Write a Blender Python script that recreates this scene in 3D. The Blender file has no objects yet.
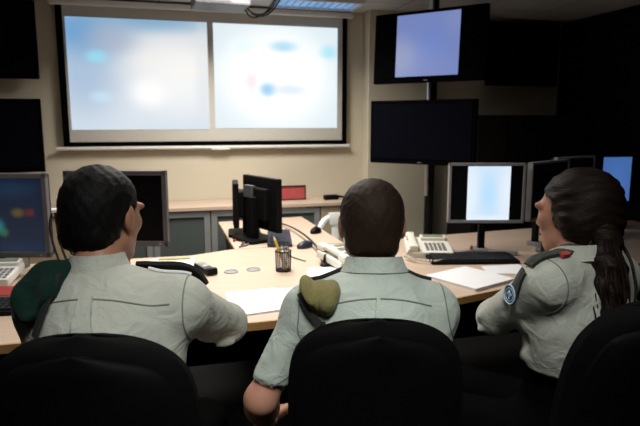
import bpy, bmesh, math, random
import numpy as np
from mathutils import Vector, Matrix, Euler
random.seed(7); np.random.seed(7)
C = bpy.context.scene.collection
PI = math.pi
R = math.radians

# ------------------------------------------------------------------ materials
def mat(name, col, rough=.6, metal=0., spec=.5, noise=0., nscale=20., bump=0., bscale=200., sheen=0., emit=None, estr=0.):
    m = bpy.data.materials.new(name); m.use_nodes = True
    nt = m.node_tree; b = nt.nodes['Principled BSDF']
    b.inputs['Base Color'].default_value = (*col, 1); b.inputs['Roughness'].default_value = rough
    b.inputs['Metallic'].default_value = metal; b.inputs['Specular IOR Level'].default_value = spec
    if sheen: b.inputs['Sheen Weight'].default_value = sheen
    tc = nt.nodes.new('ShaderNodeTexCoord')
    if noise:
        n = nt.nodes.new('ShaderNodeTexNoise'); n.inputs['Scale'].default_value = nscale; n.inputs['Detail'].default_value = 4
        nt.links.new(tc.outputs['Object'], n.inputs['Vector'])
        mx = nt.nodes.new('ShaderNodeMix'); mx.data_type = 'RGBA'
        mx.inputs['A'].default_value = (*[c*(1-noise) for c in col], 1); mx.inputs['B'].default_value = (*[min(1, c*(1+noise)) for c in col], 1)
        nt.links.new(n.outputs['Fac'], mx.inputs['Factor']); nt.links.new(mx.outputs['Result'], b.inputs['Base Color'])
    if bump:
        n2 = nt.nodes.new('ShaderNodeTexNoise'); n2.inputs['Scale'].default_value = bscale; n2.inputs['Detail'].default_value = 3
        nt.links.new(tc.outputs['Object'], n2.inputs['Vector'])
        bp = nt.nodes.new('ShaderNodeBump'); bp.inputs['Strength'].default_value = bump; bp.inputs['Distance'].default_value = .004
        nt.links.new(n2.outputs['Fac'], bp.inputs['Height']); nt.links.new(bp.outputs['Normal'], b.inputs['Normal'])
    if emit: b.inputs['Emission Color'].default_value = (*emit, 1); b.inputs['Emission Strength'].default_value = estr
    return m

def picture(name, base, blobs, strength, grad=None):
    """A lit display picture: base colour plus soft blobs, in the panel's own generated 0..1 coordinates (u right, v up)."""
    m = bpy.data.materials.new(name); m.use_nodes = True; nt = m.node_tree
    b = nt.nodes['Principled BSDF']; b.inputs['Base Color'].default_value = (.02, .02, .02, 1); b.inputs['Roughness'].default_value = .35
    tc = nt.nodes.new('ShaderNodeTexCoord'); sp = nt.nodes.new('ShaderNodeSeparateXYZ'); nt.links.new(tc.outputs['Generated'], sp.inputs[0])
    cb = nt.nodes.new('ShaderNodeCombineXYZ'); nt.links.new(sp.outputs['X'], cb.inputs['X']); nt.links.new(sp.outputs['Z'], cb.inputs['Y'])
    last = None
    if grad:
        r = nt.nodes.new('ShaderNodeValToRGB'); r.color_ramp.elements[0].color = (*grad[0], 1); r.color_ramp.elements[1].color = (*grad[-1], 1)
        for i, g in enumerate(grad[1:-1]):
            e = r.color_ramp.elements.new((i+1)/(len(grad)-1)); e.color = (*g, 1)
        nt.links.new(sp.outputs['Z'], r.inputs['Fac']); last = r.outputs['Color']
    for (u, v, su, sv, col, amt) in blobs:
        mp = nt.nodes.new('ShaderNodeVectorMath'); mp.operation = 'SUBTRACT'; nt.links.new(cb.outputs[0], mp.inputs[0]); mp.inputs[1].default_value = (u, v, 0)
        sc = nt.nodes.new('ShaderNodeVectorMath'); sc.operation = 'DIVIDE'; nt.links.new(mp.outputs[0], sc.inputs[0]); sc.inputs[1].default_value = (su, sv, 1)
        ln = nt.nodes.new('ShaderNodeVectorMath'); ln.operation = 'LENGTH'; nt.links.new(sc.outputs[0], ln.inputs[0])
        mr = nt.nodes.new('ShaderNodeMapRange'); mr.interpolation_type = 'SMOOTHERSTEP'
        mr.inputs['From Min'].default_value = 0; mr.inputs['From Max'].default_value = 1; mr.inputs['To Min'].default_value = amt; mr.inputs['To Max'].default_value = 0
        nt.links.new(ln.outputs['Value'], mr.inputs['Value'])
        mx = nt.nodes.new('ShaderNodeMix'); mx.data_type = 'RGBA'; nt.links.new(mr.outputs['Result'], mx.inputs['Factor'])
        if last is None: mx.inputs['A'].default_value = (*base, 1)
        else: nt.links.new(last, mx.inputs['A'])
        mx.inputs['B'].default_value = (*col, 1); last = mx.outputs['Result']
    if last is None: b.inputs['Emission Color'].default_value = (*base, 1)
    else: nt.links.new(last, b.inputs['Emission Color'])
    b.inputs['Emission Strength'].default_value = strength
    return m

M = {}
M['wall'] = mat('wall_paint', (.62, .57, .45), .85, spec=.2, noise=.03, nscale=3, bump=.05, bscale=120)
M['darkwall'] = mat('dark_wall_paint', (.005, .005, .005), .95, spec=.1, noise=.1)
M['ceil'] = mat('ceiling_paint', (.5, .5, .5), .9, spec=.2, noise=.04, nscale=8, bump=.1, bscale=60)
M['floor'] = mat('floor_carpet', (.012, .011, .011), .95, spec=.1, noise=.3, nscale=200, bump=.3)
M['white'] = mat('white_plastic', (.75, .75, .72), .4, noise=.02)
M['ivory'] = mat('ivory_plastic', (.72, .70, .62), .4, noise=.02)
M['screenfabric'] = mat('matte_screen_fabric', (.55, .53, .48), .9, spec=.1, noise=.015, nscale=2)
M['black'] = mat('black_plastic', (.004, .004, .0045), .5, spec=.12, bump=.1, bscale=900)
M['gloss'] = mat('black_glossy_frame', (.0025, .0025, .003), .8, spec=.004, noise=.1)
M['tvglass'] = mat('dark_display_glass', (.0035, .004, .007), .6, spec=.004, noise=.2, nscale=3)
M['mglass'] = mat('dark_monitor_glass', (.004, .004, .005), .4, spec=.12, noise=.2)
M['chairfab'] = mat('black_upholstery', (.003, .003, .003), .9, spec=.05, noise=.3, nscale=400, bump=.25, bscale=700)
M['chairplast'] = mat('black_chair_plastic', (.003, .003, .003), .6, spec=.04, noise=.2)
M['grey'] = mat('grey_plastic', (.10, .10, .105), .5, noise=.05)
M['silver'] = mat('silver_plastic', (.30, .30, .32), .4, metal=.3, noise=.05)
M['chrome'] = mat('brushed_metal', (.55, .56, .58), .3, metal=1., noise=.05)
M['alu'] = mat('aluminium_frame', (.36, .37, .37), .45, metal=.4, noise=.04)
M['glass'] = mat('frosted_glass', (.085, .10, .095), .3, spec=.4, noise=.12, nscale=5)
M['navy'] = mat('navy_plastic', (.012, .016, .035), .45, noise=.1)
M['paper'] = mat('white_paper', (.82, .82, .84), .8, spec=.2, noise=.015)
M['red'] = mat('red_plastic', (.26, .03, .025), .5, noise=.1)
M['redsign'] = mat('red_sign_face', (.42, .07, .07), .6, noise=.25, nscale=12)
M['yellow'] = mat('yellow_paint', (.75, .52, .03), .45, noise=.05)
M['olivestrip'] = mat('olive_card', (.22, .25, .08), .7, noise=.1)
M['rubber'] = mat('black_rubber_cable', (.006, .006, .006), .5, noise=.1)
M['lcd'] = mat('grey_green_lcd', (.22, .25, .18), .3, noise=.05)
M['keycap'] = mat('black_keycaps', (.012, .013, .016), .5, noise=.2)
M['bluecap'] = mat('blue_black_keycaps', (.012, .02, .04), .5, noise=.2)
M['wire'] = mat('dark_wire_mesh', (.02, .02, .035), .4, metal=.6, noise=.1)
M['pcb'] = mat('blue_white_panel', (.35, .5, .7), .5, noise=.35, nscale=60)
M['lampframe'] = mat('lamp_frame', (.6, .6, .62), .4, noise=.02)
M['lamp'] = mat('lamp_diffuser', (.8, .8, .8), .5, emit=(1, .95, .86), estr=1.5)

def wood(name, c1, c2, rough=.4):
    m = bpy.data.materials.new(name); m.use_nodes = True; nt = m.node_tree; b = nt.nodes['Principled BSDF']
    tc = nt.nodes.new('ShaderNodeTexCoord'); mp = nt.nodes.new('ShaderNodeMapping'); mp.inputs['Scale'].default_value = (1.2, 18, 6)
    n = nt.nodes.new('ShaderNodeTexNoise'); n.inputs['Scale'].default_value = 3; n.inputs['Detail'].default_value = 6
    r = nt.nodes.new('ShaderNodeValToRGB'); r.color_ramp.elements[0].position = .3; r.color_ramp.elements[1].position = .72
    r.color_ramp.elements[0].color = (*c1, 1); r.color_ramp.elements[1].color = (*c2, 1)
    nt.links.new(tc.outputs['Object'], mp.inputs['Vector']); nt.links.new(mp.outputs[0], n.inputs['Vector'])
    nt.links.new(n.outputs['Fac'], r.inputs['Fac']); nt.links.new(r.outputs[0], b.inputs['Base Color'])
    b.inputs['Roughness'].default_value = rough; b.inputs['Specular IOR Level'].default_value = .3
    return m
M['desk'] = wood('pale_beech_laminate', (.51, .39, .30), (.57, .44, .345))
M['edge'] = wood('beech_edge_band', (.50, .27, .10), (.58, .33, .14))
M['panelwood'] = wood('beige_wood_panel', (.42, .33, .22), (.48, .38, .26), .55)

def cloth(name, col, weave=.12, spec=.15, sheen=.1):
    m = mat(name, col, .85, spec=spec, sheen=sheen)
    nt = m.node_tree; b = nt.nodes['Principled BSDF']; tc = nt.nodes.new('ShaderNodeTexCoord')
    n = nt.nodes.new('ShaderNodeTexNoise'); n.inputs['Scale'].default_value = 16; n.inputs['Detail'].default_value = 5; n.inputs['Distortion'].default_value = .8
    w = nt.nodes.new('ShaderNodeTexNoise'); w.inputs['Scale'].default_value = 600
    nt.links.new(tc.outputs['Object'], n.inputs['Vector']); nt.links.new(tc.outputs['Object'], w.inputs['Vector'])
    b1 = nt.nodes.new('ShaderNodeBump'); b1.inputs['Strength'].default_value = .7; b1.inputs['Distance'].default_value = .016
    b2 = nt.nodes.new('ShaderNodeBump'); b2.inputs['Strength'].default_value = weave; b2.inputs['Distance'].default_value = .002
    nt.links.new(n.outputs['Fac'], b1.inputs['Height']); nt.links.new(w.outputs['Fac'], b2.inputs['Height'])
    nt.links.new(b1.outputs[0], b2.inputs['Normal']); nt.links.new(b2.outputs[0], b.inputs['Normal'])
    mx = nt.nodes.new('ShaderNodeMix'); mx.data_type = 'RGBA'; mx.inputs['A'].default_value = (*[c*.92 for c in col], 1); mx.inputs['B'].default_value = (*[c*1.08 for c in col], 1)
    nt.links.new(w.outputs['Fac'], mx.inputs['Factor']); nt.links.new(mx.outputs['Result'], b.inputs['Base Color'])
    return m
M['shirt'] = cloth('grey_khaki_shirt_cloth', (.40, .40, .35))
M['shirt2'] = cloth('green_grey_shirt_cloth', (.405, .44, .395))
M['seam'] = mat('shirt_seam_thread', (.16, .17, .14), .9, noise=.1)
M['beretgreen'] = cloth('dark_green_wool', (.006, .022, .016), .5, spec=.05, sheen=.03)
M['beretolive'] = cloth('olive_wool', (.17, .145, .055), .5)
M['strapblack'] = mat('black_strap_cloth', (.007, .007, .007), .85, noise=.2, bump=.3)
M['strapgreen'] = cloth('dark_green_strap_cloth', (.022, .026, .019), .4)
M['trousers'] = cloth('dark_trouser_cloth', (.0018, .002, .002), spec=.01, sheen=0)
M['shoe'] = mat('black_leather', (.008, .008, .008), .4, noise=.2)
def skin(name, col):
    m = mat(name, col, .5, spec=.3, noise=.10, nscale=25, bump=.08, bscale=300)
    b = m.node_tree.nodes['Principled BSDF']; b.inputs['Subsurface Weight'].default_value = .12
    b.inputs['Subsurface Radius'].default_value = (.01, .004, .002)
    return m
M['skin1'] = skin('tanned_skin', (.36, .17, .10)); M['skin2'] = skin('fair_skin', (.46, .22, .15)); M['skin3'] = skin('warm_skin', (.38, .18, .12))
def hairmat(name, col, stretch=(110, 110, 22), rough=.55):
    m = mat(name, col, rough, spec=.12); nt = m.node_tree; b = nt.nodes['Principled BSDF']
    tc = nt.nodes.new('ShaderNodeTexCoord'); mp = nt.nodes.new('ShaderNodeMapping'); mp.inputs['Scale'].default_value = stretch
    n = nt.nodes.new('ShaderNodeTexNoise'); n.inputs['Scale'].default_value = 4; n.inputs['Detail'].default_value = 4
    nt.links.new(tc.outputs['Object'], mp.inputs[0]); nt.links.new(mp.outputs[0], n.inputs['Vector'])
    bp = nt.nodes.new('ShaderNodeBump'); bp.inputs['Strength'].default_value = .6; bp.inputs['Distance'].default_value = .003
    nt.links.new(n.outputs['Fac'], bp.inputs['Height']); nt.links.new(bp.outputs[0], b.inputs['Normal'])
    mx = nt.nodes.new('ShaderNodeMix'); mx.data_type = 'RGBA'; mx.inputs['A'].default_value = (*[c*.55 for c in col], 1); mx.inputs['B'].default_value = (*[c*1.5 for c in col], 1)
    nt.links.new(n.outputs['Fac'], mx.inputs['Factor']); nt.links.new(mx.outputs['Result'], b.inputs['Base Color'])
    return m
M['hairblack'] = hairmat('black_hair', (.0035, .003, .003)); M['hairbrown'] = hairmat('short_brown_hair', (.022, .012, .008)); M['hairlong'] = hairmat('long_dark_brown_hair', (.010, .0055, .004), (80, 7, 80), .48)
M['eye'] = mat('eye_white', (.7, .7, .68), .2, noise=.02); M['iris'] = mat('dark_iris', (.03, .015, .01), .2, noise=.1); M['lip'] = mat('lip_skin', (.36, .12, .10), .5, noise=.1)
M['patchblue'] = mat('blue_embroidery', (.02, .06, .14), .8, noise=.3, nscale=150); M['patchring'] = mat('pale_blue_embroidery', (.40, .50, .58), .8, noise=.2, nscale=150)
M['embred'] = mat('red_embroidery', (.33, .04, .03), .8, noise=.2, nscale=150)

# ------------------------------------------------------------------ object helpers
def link(o, parent=None):
    C.objects.link(o)
    if parent is not None: o.parent = parent
    return o
def tag(o, label=None, cat=None, group=None, kind=None):
    if label: o['label'] = label
    if cat: o['category'] = cat
    if group: o['group'] = group
    if kind: o['kind'] = kind
    return o
def thing(name, label, cat, loc=(0, 0, 0), rz=0, group=None):
    o = bpy.data.objects.new(name, None); o.empty_display_size = .05; link(o)
    o.location = loc; o.rotation_euler = (0, 0, rz)
    return tag(o, label, cat, group)
def copy_tree(o, parent=None):
    c = o.copy(); C.objects.link(c); c.parent = parent
    for ch in list(o.children): copy_tree(ch, c)
    return c

class MB:
    def __init__(s): s.b = bmesh.new()
    def box(s, c, d, rot=(0, 0, 0), bev=0.):
        t = bmesh.new(); bmesh.ops.create_cube(t, size=1)
        bmesh.ops.scale(t, vec=d, verts=t.verts)
        if bev: bmesh.ops.bevel(t, geom=list(t.edges), offset=bev, segments=2, affect='EDGES', profile=.6)
        bmesh.ops.transform(t, matrix=Matrix.Translation(c) @ Euler(rot).to_matrix().to_4x4(), verts=t.verts)
        s.merge(t); return s
    def merge(s, t):
        me = bpy.data.meshes.new('tmp'); t.to_mesh(me); t.free(); s.b.from_mesh(me); bpy.data.meshes.remove(me)
    def cyl(s, a, b, r, r2=None, n=20):
        a = Vector(a); b = Vector(b); t = bmesh.new()
        bmesh.ops.create_cone(t, cap_ends=True, segments=n, radius1=r, radius2=r if r2 is None else r2, depth=(b-a).length)
        q = (b-a).to_track_quat('Z', 'Y')
        bmesh.ops.transform(t, matrix=Matrix.Translation((a+b)/2) @ q.to_matrix().to_4x4(), verts=t.verts)
        s.merge(t); return s
    def tube(s, pts, r, n=8, smooth=0):
        P = [Vector(p) for p in pts]
        for _ in range(smooth):
            Q = [P[0]]
            for i in range(len(P)-1): Q += [P[i]*.75+P[i+1]*.25, P[i]*.25+P[i+1]*.75]
            P = Q + [P[-1]]
        rs = r if isinstance(r, (list, tuple)) else None
        rings = []; up = Vector((0, 0, 1)); side = None
        for i, p in enumerate(P):
            d = (P[min(i+1, len(P)-1)] - P[max(i-1, 0)]).normalized()
            if side is None:
                side = d.cross(up)
                if side.length < 1e-3: side = d.cross(Vector((1, 0, 0)))
            side = (side - d*side.dot(d)).normalized(); u2 = d.cross(side)
            rr = r if rs is None else rs[0] + (rs[1]-rs[0])*i/(len(P)-1)
            rings.append([s.b.verts.new(p + (side*math.cos(a) + u2*math.sin(a))*rr) for a in [2*PI*k/n for k in range(n)]])
        for A, B in zip(rings, rings[1:]):
            for k in range(n): s.b.faces.new((A[k], A[(k+1) % n], B[(k+1) % n], B[k]))
        s.b.faces.new(rings[0][::-1]); s.b.faces.new(rings[-1]); return s
    def sphere(s, c, r, n=16):
        t = bmesh.new(); bmesh.ops.create_uvsphere(t, u_segments=n, v_segments=max(6, n*2//3), radius=1)
        bmesh.ops.transform(t, matrix=Matrix.Translation(c) @ Matrix.Diagonal((*((r,)*3 if isinstance(r, float) else r), 1)), verts=t.verts)
        s.merge(t); return s
    def lathe(s, prof, n=28):
        rings = [[s.b.verts.new((r*math.cos(2*PI*k/n), r*math.sin(2*PI*k/n), z)) for k in range(n)] for r, z in prof]
        for A, B in zip(rings, rings[1:]):
            for k in range(n): s.b.faces.new((A[k], A[(k+1) % n], B[(k+1) % n], B[k]))
        s.b.faces.new(rings[0][::-1]); s.b.faces.new(rings[-1]); return s
    def prism(s, outline, z0, z1, bev=0.):
        t = bmesh.new(); A = [t.verts.new((x, y, z0)) for x, y in outline]; B = [t.verts.new((x, y, z1)) for x, y in outline]; n = len(A)
        t.faces.new(A[::-1]); t.faces.new(B)
        for k in range(n): t.faces.new((A[k], A[(k+1) % n], B[(k+1) % n], B[k]))
        bmesh.ops.recalc_face_normals(t, faces=t.faces)
        if bev: bmesh.ops.bevel(t, geom=[e for e in t.edges if abs(e.verts[0].co.z-e.verts[1].co.z) < 1e-6], offset=bev, segments=2, affect='EDGES')
        s.merge(t); return s
    def xform(s, mtx): bmesh.ops.transform(s.b, matrix=mtx, verts=s.b.verts); return s
    def build(s, name, m, parent=None, loc=(0, 0, 0), rot=(0, 0, 0), smooth=False):
        bmesh.ops.recalc_face_normals(s.b, faces=s.b.faces)
        me = bpy.data.meshes.new(name); s.b.to_mesh(me); s.b.free(); me.materials.append(m)
        o = bpy.data.objects.new(name, me); link(o, parent); o.location = loc; o.rotation_euler = rot
        if smooth: 
            me.polygons.foreach_set('use_smooth', [True]*len(me.polygons))
            try: me.set_sharp_from_angle(angle=R(40))
            except Exception: pass
        return o
def rrect(w, h, r, n=6, cx=0, cy=0):
    P = []
    for (sx, sy, a0) in ((1, 1, 0), (-1, 1, 90), (-1, -1, 180), (1, -1, 270)):
        for k in range(n+1):
            a = R(a0+90*k/n); P.append((cx+sx*(w/2-r)+r*math.cos(a), cy+sy*(h/2-r)+r*math.sin(a)))
    return P
def LD(L, D, z=0.): return (L*.9659258+D*.2588190, -L*.2588190+D*.9659258, z)
RV = R(-15)      # facing along the same way as the operators

# ------------------------------------------------------------------ signed-distance modelling (bodies, clothes, hair)
def vlen(v): return np.sqrt((v*v).sum(-1))
class Cap:
    def __init__(s, a, b, ra, rb): s.a = np.array(a, float); s.b = np.array(b, float); s.ra = ra; s.rb = rb; r = max(ra, rb); s.lo = np.minimum(s.a, s.b)-r; s.hi = np.maximum(s.a, s.b)+r
    def __call__(s, P):
        ab = s.b-s.a; h = np.clip(((P-s.a)@ab)/(ab@ab+1e-12), 0, 1)
        return vlen(P-s.a-h[..., None]*ab) - (s.ra+(s.rb-s.ra)*h)
class Ell:
    def __init__(s, c, r, rot=None):
        s.c = np.array(c, float); s.r = np.array(r, float); s.m = np.eye(3) if rot is None else np.array(Euler(rot).to_matrix())
        e = np.abs(s.m)@s.r; s.lo = s.c-e; s.hi = s.c+e
    def __call__(s, P):
        p = (P-s.c)@s.m; k0 = vlen(p/s.r); k1 = vlen(p/(s.r*s.r)); return k0*(k0-1)/(k1+1e-9)
def smin(a, b, k):
    h = np.clip(.5+.5*(b-a)/k, 0, 1); return b+(a-b)*h-k*h*(1-h)
class Shape:
    def __init__(s): s.ops = []; s.folds = []; s.fn = None
    def u(s, p, k=.03): s.ops.append(('u', p, k)); return s
    def cut(s, f): s.ops.append(('i', f, 0)); return s          # keep where f<0
    def ev(s, P):
        F = np.full(P.shape[:-1], 1.)
        for op, p, k in s.ops:
            F = smin(F, p(P), k) if op == 'u' else np.maximum(F, p(P))
        return F - s.disp(P)
    def disp(s, P):
        d = np.zeros(P.shape[:-1])
        for a, b, amp, w in s.folds:
            a = np.array(a); b = np.array(b); ab = b-a; h = np.clip(((P-a)@ab)/(ab@ab), 0, 1)
            q = vlen(P-a-h[..., None]*ab); d += amp*np.exp(-(q/w)**2)*np.sin(np.pi*np.clip(h, .12, .88))
        if s.fn is not None: d = d + s.fn(P)
        return d
    def grid(s, h, pad=.03):
        us = [p for op, p, k in s.ops if op == 'u']
        lo = np.min([p.lo for p in us], 0)-pad; hi = np.max([p.hi for p in us], 0)+pad
        n = np.ceil((hi-lo)/h).astype(int)+1; F = np.full(n, 1., np.float32)
        ax = [lo[i]+h*np.arange(n[i]) for i in range(3)]
        for op, p, k in s.ops:
            if op == 'u':
                i0 = np.maximum(0, np.floor((p.lo-.05-lo)/h).astype(int)); i1 = np.minimum(n, np.ceil((p.hi+.05-lo)/h).astype(int)+1)
            else: i0 = np.zeros(3, int); i1 = n
            sl = tuple(slice(a, b) for a, b in zip(i0, i1))
            P = np.stack(np.meshgrid(*[ax[i][sl[i]] for i in range(3)], indexing='ij'), -1)
            F[sl] = smin(F[sl], p(P), k) if op == 'u' else np.maximum(F[sl], p(P))
        if s.folds or s.fn is not None:
            m = np.abs(F) < .04; I = np.argwhere(m); F[m] -= s.disp(lo+I*h)
        return F, lo
    def project(s, P, off=0., it=14):
        P = np.array(P, float); e = 1e-3
        for _ in range(it):
            d = s.ev(P); g = np.stack([s.ev(P+np.eye(3)[i]*e)-s.ev(P-np.eye(3)[i]*e) for i in range(3)], -1)/(2*e)
            L = vlen(g)[..., None]+1e-6; P = P-(d-off)[..., None]*g/(L*np.maximum(L, .6))*.8
        return P, g/L
def surfnets(F, lo, h):
    S = F < 0; n = np.array(F.shape)-1
    cnt = sum(S[i:i+n[0], j:j+n[1], k:k+n[2]].astype(np.int8) for i in (0, 1) for j in (0, 1) for k in (0, 1))
    act = (cnt > 0) & (cnt < 8); I = np.argwhere(act); idm = np.full(n, -1, int); idm[act] = np.arange(len(I))
    acc = np.zeros((len(I), 3)); num = np.zeros(len(I)); cs = [(i, j, k) for i in (0, 1) for j in (0, 1) for k in (0, 1)]
    for a in cs:
        for b in cs:
            if a < b and sum(x != y for x, y in zip(a, b)) == 1:
                a_ = np.array(a); b_ = np.array(b); fa = F[tuple((I+a_).T)]; fb = F[tuple((I+b_).T)]; m = (fa < 0) != (fb < 0)
                t = np.where(m, fa/np.where(m, fa-fb, 1), 0); acc[m] += (a_+t[:, None]*(b_-a_))[m]; num += m
    V = lo+(I+acc/np.maximum(num, 1)[:, None])*h; Q = []
    for ax in range(3):
        o1 = [0, 0, 0]; o1[ax] = 1; b, c = [(1, 2), (2, 0), (0, 1)][ax]
        A = S[tuple(slice(0, F.shape[i]-o1[i]) for i in range(3))]; B = S[tuple(slice(o1[i], None) for i in range(3))]
        E = np.argwhere(A != B); E = E[(E[:, b] > 0) & (E[:, c] > 0) & (E[:, b] < n[b]) & (E[:, c] < n[c]) & (E[:, ax] < n[ax])]
        sg = A[tuple(E.T)]; eb = np.zeros(3, int); eb[b] = 1; ec = np.zeros(3, int); ec[c] = 1
        q = np.stack([idm[tuple((E-eb-ec).T)], idm[tuple((E-ec).T)], idm[tuple(E.T)], idm[tuple((E-eb).T)]], 1)
        q[~sg] = q[~sg][:, ::-1]; Q.append(q)
    return V, np.concatenate(Q)
def sdf_obj(name, shape, h, m, parent):
    F, lo = shape.grid(h); V, Q = surfnets(F, lo, h); Q = Q[(Q >= 0).all(1)]
    me = bpy.data.meshes.new(name); me.from_pydata(V.tolist(), [], Q.tolist()); me.materials.append(m)
    me.polygons.foreach_set('use_smooth', [True]*len(me.polygons)); me.update()
    o = bpy.data.objects.new(name, me); return link(o, parent)
def ribbon(name, shape, pts, width, thick, m, parent, off=.0, res=24, wdir=None, lift=None):
    """A strip of cloth laid on a body surface along a path."""
    P = np.array(pts, float); t = np.linspace(0, len(P)-1, res); i = np.minimum(t.astype(int), len(P)-2); c = P[i]+(P[i+1]-P[i])*(t-i)[:, None]
    for _ in range(3): c[1:-1] = (c[:-2]+2*c[1:-1]+c[2:])/4
    c, nr = shape.project(c, off); d = np.gradient(c, axis=0); d /= vlen(d)[:, None]; sd = np.cross(d, nr); sd /= vlen(sd)[:, None]
    b = bmesh.new(); K = 5; rows = []
    for r_ in range(res):
        w = width if not callable(width) else width(r_/(res-1)); lf = 0 if lift is None else lift(r_/(res-1))
        pp = np.stack([c[r_]+sd[r_]*w*(k/(K-1)-.5) for k in range(K)]); q, nn = shape.project(pp, off+lf, 6)
        rows.append(([b.verts.new(v) for v in q-nn*.002], [b.verts.new(v) for v in q+nn*thick]))
    for (a0, a1), (b0, b1) in zip(rows, rows[1:]):
        for k in range(K-1): b.faces.new((a1[k], a1[k+1], b1[k+1], b1[k])); b.faces.new((a0[k+1], a0[k], b0[k], b0[k+1]))
        b.faces.new((a0[0], a1[0], b1[0], b0[0])); b.faces.new((a1[-1], a0[-1], b0[-1], b1[-1]))
    for a0, a1 in (rows[0], rows[-1]):
        for k in range(K-1): b.faces.new((a0[k], a0[k+1], a1[k+1], a1[k]))
    x = MB(); x.b.free(); x.b = b
    return x.build(name, m, parent, smooth=True)

# ------------------------------------------------------------------ room
def struct(name, mb, m): o = mb.build(name, m); o['kind'] = 'structure'; return o
X0, X1, Y0, Y1, H = -2.6, 3.5, -2.6, 4.65, 2.30
struct('floor', MB().box(((X0+X1)/2, (Y0+Y1)/2, -.05), (X1-X0+.2, Y1-Y0+.2, .1)), M['floor'])
def tilemat():
    m = mat('ceiling_tiles', (.5, .5, .5), .9, spec=.2); nt = m.node_tree; b = nt.nodes['Principled BSDF']
    tc = nt.nodes.new('ShaderNodeTexCoord'); br = nt.nodes.new('ShaderNodeTexBrick'); br.offset = 0; br.inputs['Scale'].default_value = 1
    br.inputs['Brick Width'].default_value = .6; br.inputs['Row Height'].default_value = .6; br.inputs['Mortar Size'].default_value = .012
    br.inputs['Color1'].default_value = (.50, .50, .50, 1); br.inputs['Color2'].default_value = (.47, .47, .48, 1); br.inputs['Mortar'].default_value = (.33, .33, .34, 1)
    nt.links.new(tc.outputs['Object'], br.inputs['Vector']); nt.links.new(br.outputs['Color'], b.inputs['Base Color']); return m
struct('ceiling', MB().box(((X0+X1)/2, (Y0+Y1)/2, H+.05), (X1-X0+.2, Y1-Y0+.2, .1)), tilemat())
struct('wall_back', MB().box(((X0+X1)/2, Y1+.05, H/2), (X1-X0+.2, .1, H)), M['wall'])
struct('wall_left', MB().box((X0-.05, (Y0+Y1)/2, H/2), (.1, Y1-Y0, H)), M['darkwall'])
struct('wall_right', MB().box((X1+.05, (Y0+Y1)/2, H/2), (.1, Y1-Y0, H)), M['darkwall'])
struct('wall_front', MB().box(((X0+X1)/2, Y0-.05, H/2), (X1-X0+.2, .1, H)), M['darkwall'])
struct('trim_1', MB().box((1.87, 4.57, H/2), (.52, .16, H), bev=.004), M['wall'])        # shallow pilaster right of the projection screen
struct('baseboard_back', MB().box(((X0+X1)/2, 4.64, .04), (X1-X0, .02, .08)), M['grey'])

# ------------------------------------------------------------------ projection screen
ps = thing('projection_screen', 'large black-bordered projection screen with two glowing windows on the back wall', 'projection screen', (.374, 4.60, 1.25))
W2 = 1.064
MB().box((0, 0, .515), (2*W2, .006, 1.03)).build('screen_fabric', M['screenfabric'], ps)
b_ = MB()
b_.box((-W2-.0, -.004, .515), (.045, .008, 1.03)); b_.box((W2, -.004, .515), (.04, .008, 1.03)); b_.box((0, -.004, .012), (2*W2+.04, .008, .032))
b_.build('black_border', M['gloss'], ps)
MB().cyl((-W2-.075, -.004, -.02), (W2+.045, -.004, -.02), .013).box((0.05, -.012, -.03), (.14, .012, .016)).build('weight_bar', M['white'], ps, smooth=True)
MB().box((0, -.01, 1.015), (2*W2+.12, .07, .04), bev=.01).build('roller_case', M['white'], ps)
p1 = picture('left_projected_window', (.75, .77, .80), [
    (.10, .55, .50, .80, (.36, .50, .68), .9), (.12, .90, .60, .42, (.14, .34, .60), .95), (.60, 1.0, .80, .20, (.22, .40, .58), .95), (.30, .82, .30, .25, (.45, .47, .55), .6),
    (.20, .66, .13, .10, (.30, .72, .88), .8), (.22, .30, .14, .09, (.55, .78, .88), .7), (.90, .55, .22, .09, (.95, .80, .70), .5),
    (.56, .34, .22, .22, (1, 1, 1), .9), (.75, .45, .5, .55, (.95, .94, .92), .6), (.96, .5, .10, .8, (.72, .75, .78), .6)], 1.0, grad=[(.66, .74, .82), (.74, .78, .83), (.80, .80, .80), (.62, .68, .74)])
p2 = picture('right_projected_window', (.72, .83, .88), [(.5, .45, .75, .85, (1.05, 1.05, 1.05), 1.0), (.5, .55, .62, .60, (1.05, 1.05, 1.05), 1.0),
    (.22, .80, .18, .12, (.80, .97, .96), .8), (.55, .80, .20, .10, (.38, .70, .88), .85), (.93, .76, .13, .12, (.38, .80, .92), .85),
    (.29, .46, .09, .16, (1, .75, .76), .75), (.42, .38, .12, .12, (.25, .58, .86), .9), (.60, .38, .24, .10, (.68, .80, .92), .8)], 1.0)
MB().box((-.5265, -.0045, .518), (.995, .004, .80)).build('left_projected_window', p1, ps)
MB().box((.5095, -.0045, .522), (.985, .004, .79)).build('right_projected_window', p2, ps)

# ------------------------------------------------------------------ ceiling projector, lit ceiling fixture, unseen added lamps
pj = thing('ceiling_projector', 'white projector hung from the ceiling just above the screen', 'projector', (.40, 4.08, 2.125), R(4))
MB().box((0, 0, .10), (.36, .28, .085), bev=.012).build('housing', M['grey'], pj)
MB().cyl((0, 0, .14), (0, 0, .2), .03).build('ceiling_bracket', M['silver'], pj, smooth=True)
MB().cyl((-.08, .14, .10), (-.08, .165, .10), .03).build('lens', M['gloss'], pj, smooth=True)
g = MB()
for k in range(9): g.box((-.16+.025*k, -.151, .10), (.012, .004, .05))
g.build('vent_grille', M['grey'], pj)
cb = MB()
for k, (dx, dy) in enumerate(((0, 0), (.02, .03), (-.015, .05))):
    cb.tube([(.57+dx*.3, 4.05+dy, 2.19), (.63+dx, 4.12+dy, 2.155-.01*k), (.74+dx, 4.16+dy, 2.175), (.82+dx, 4.2, 2.295)], .006, smooth=3)
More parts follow.
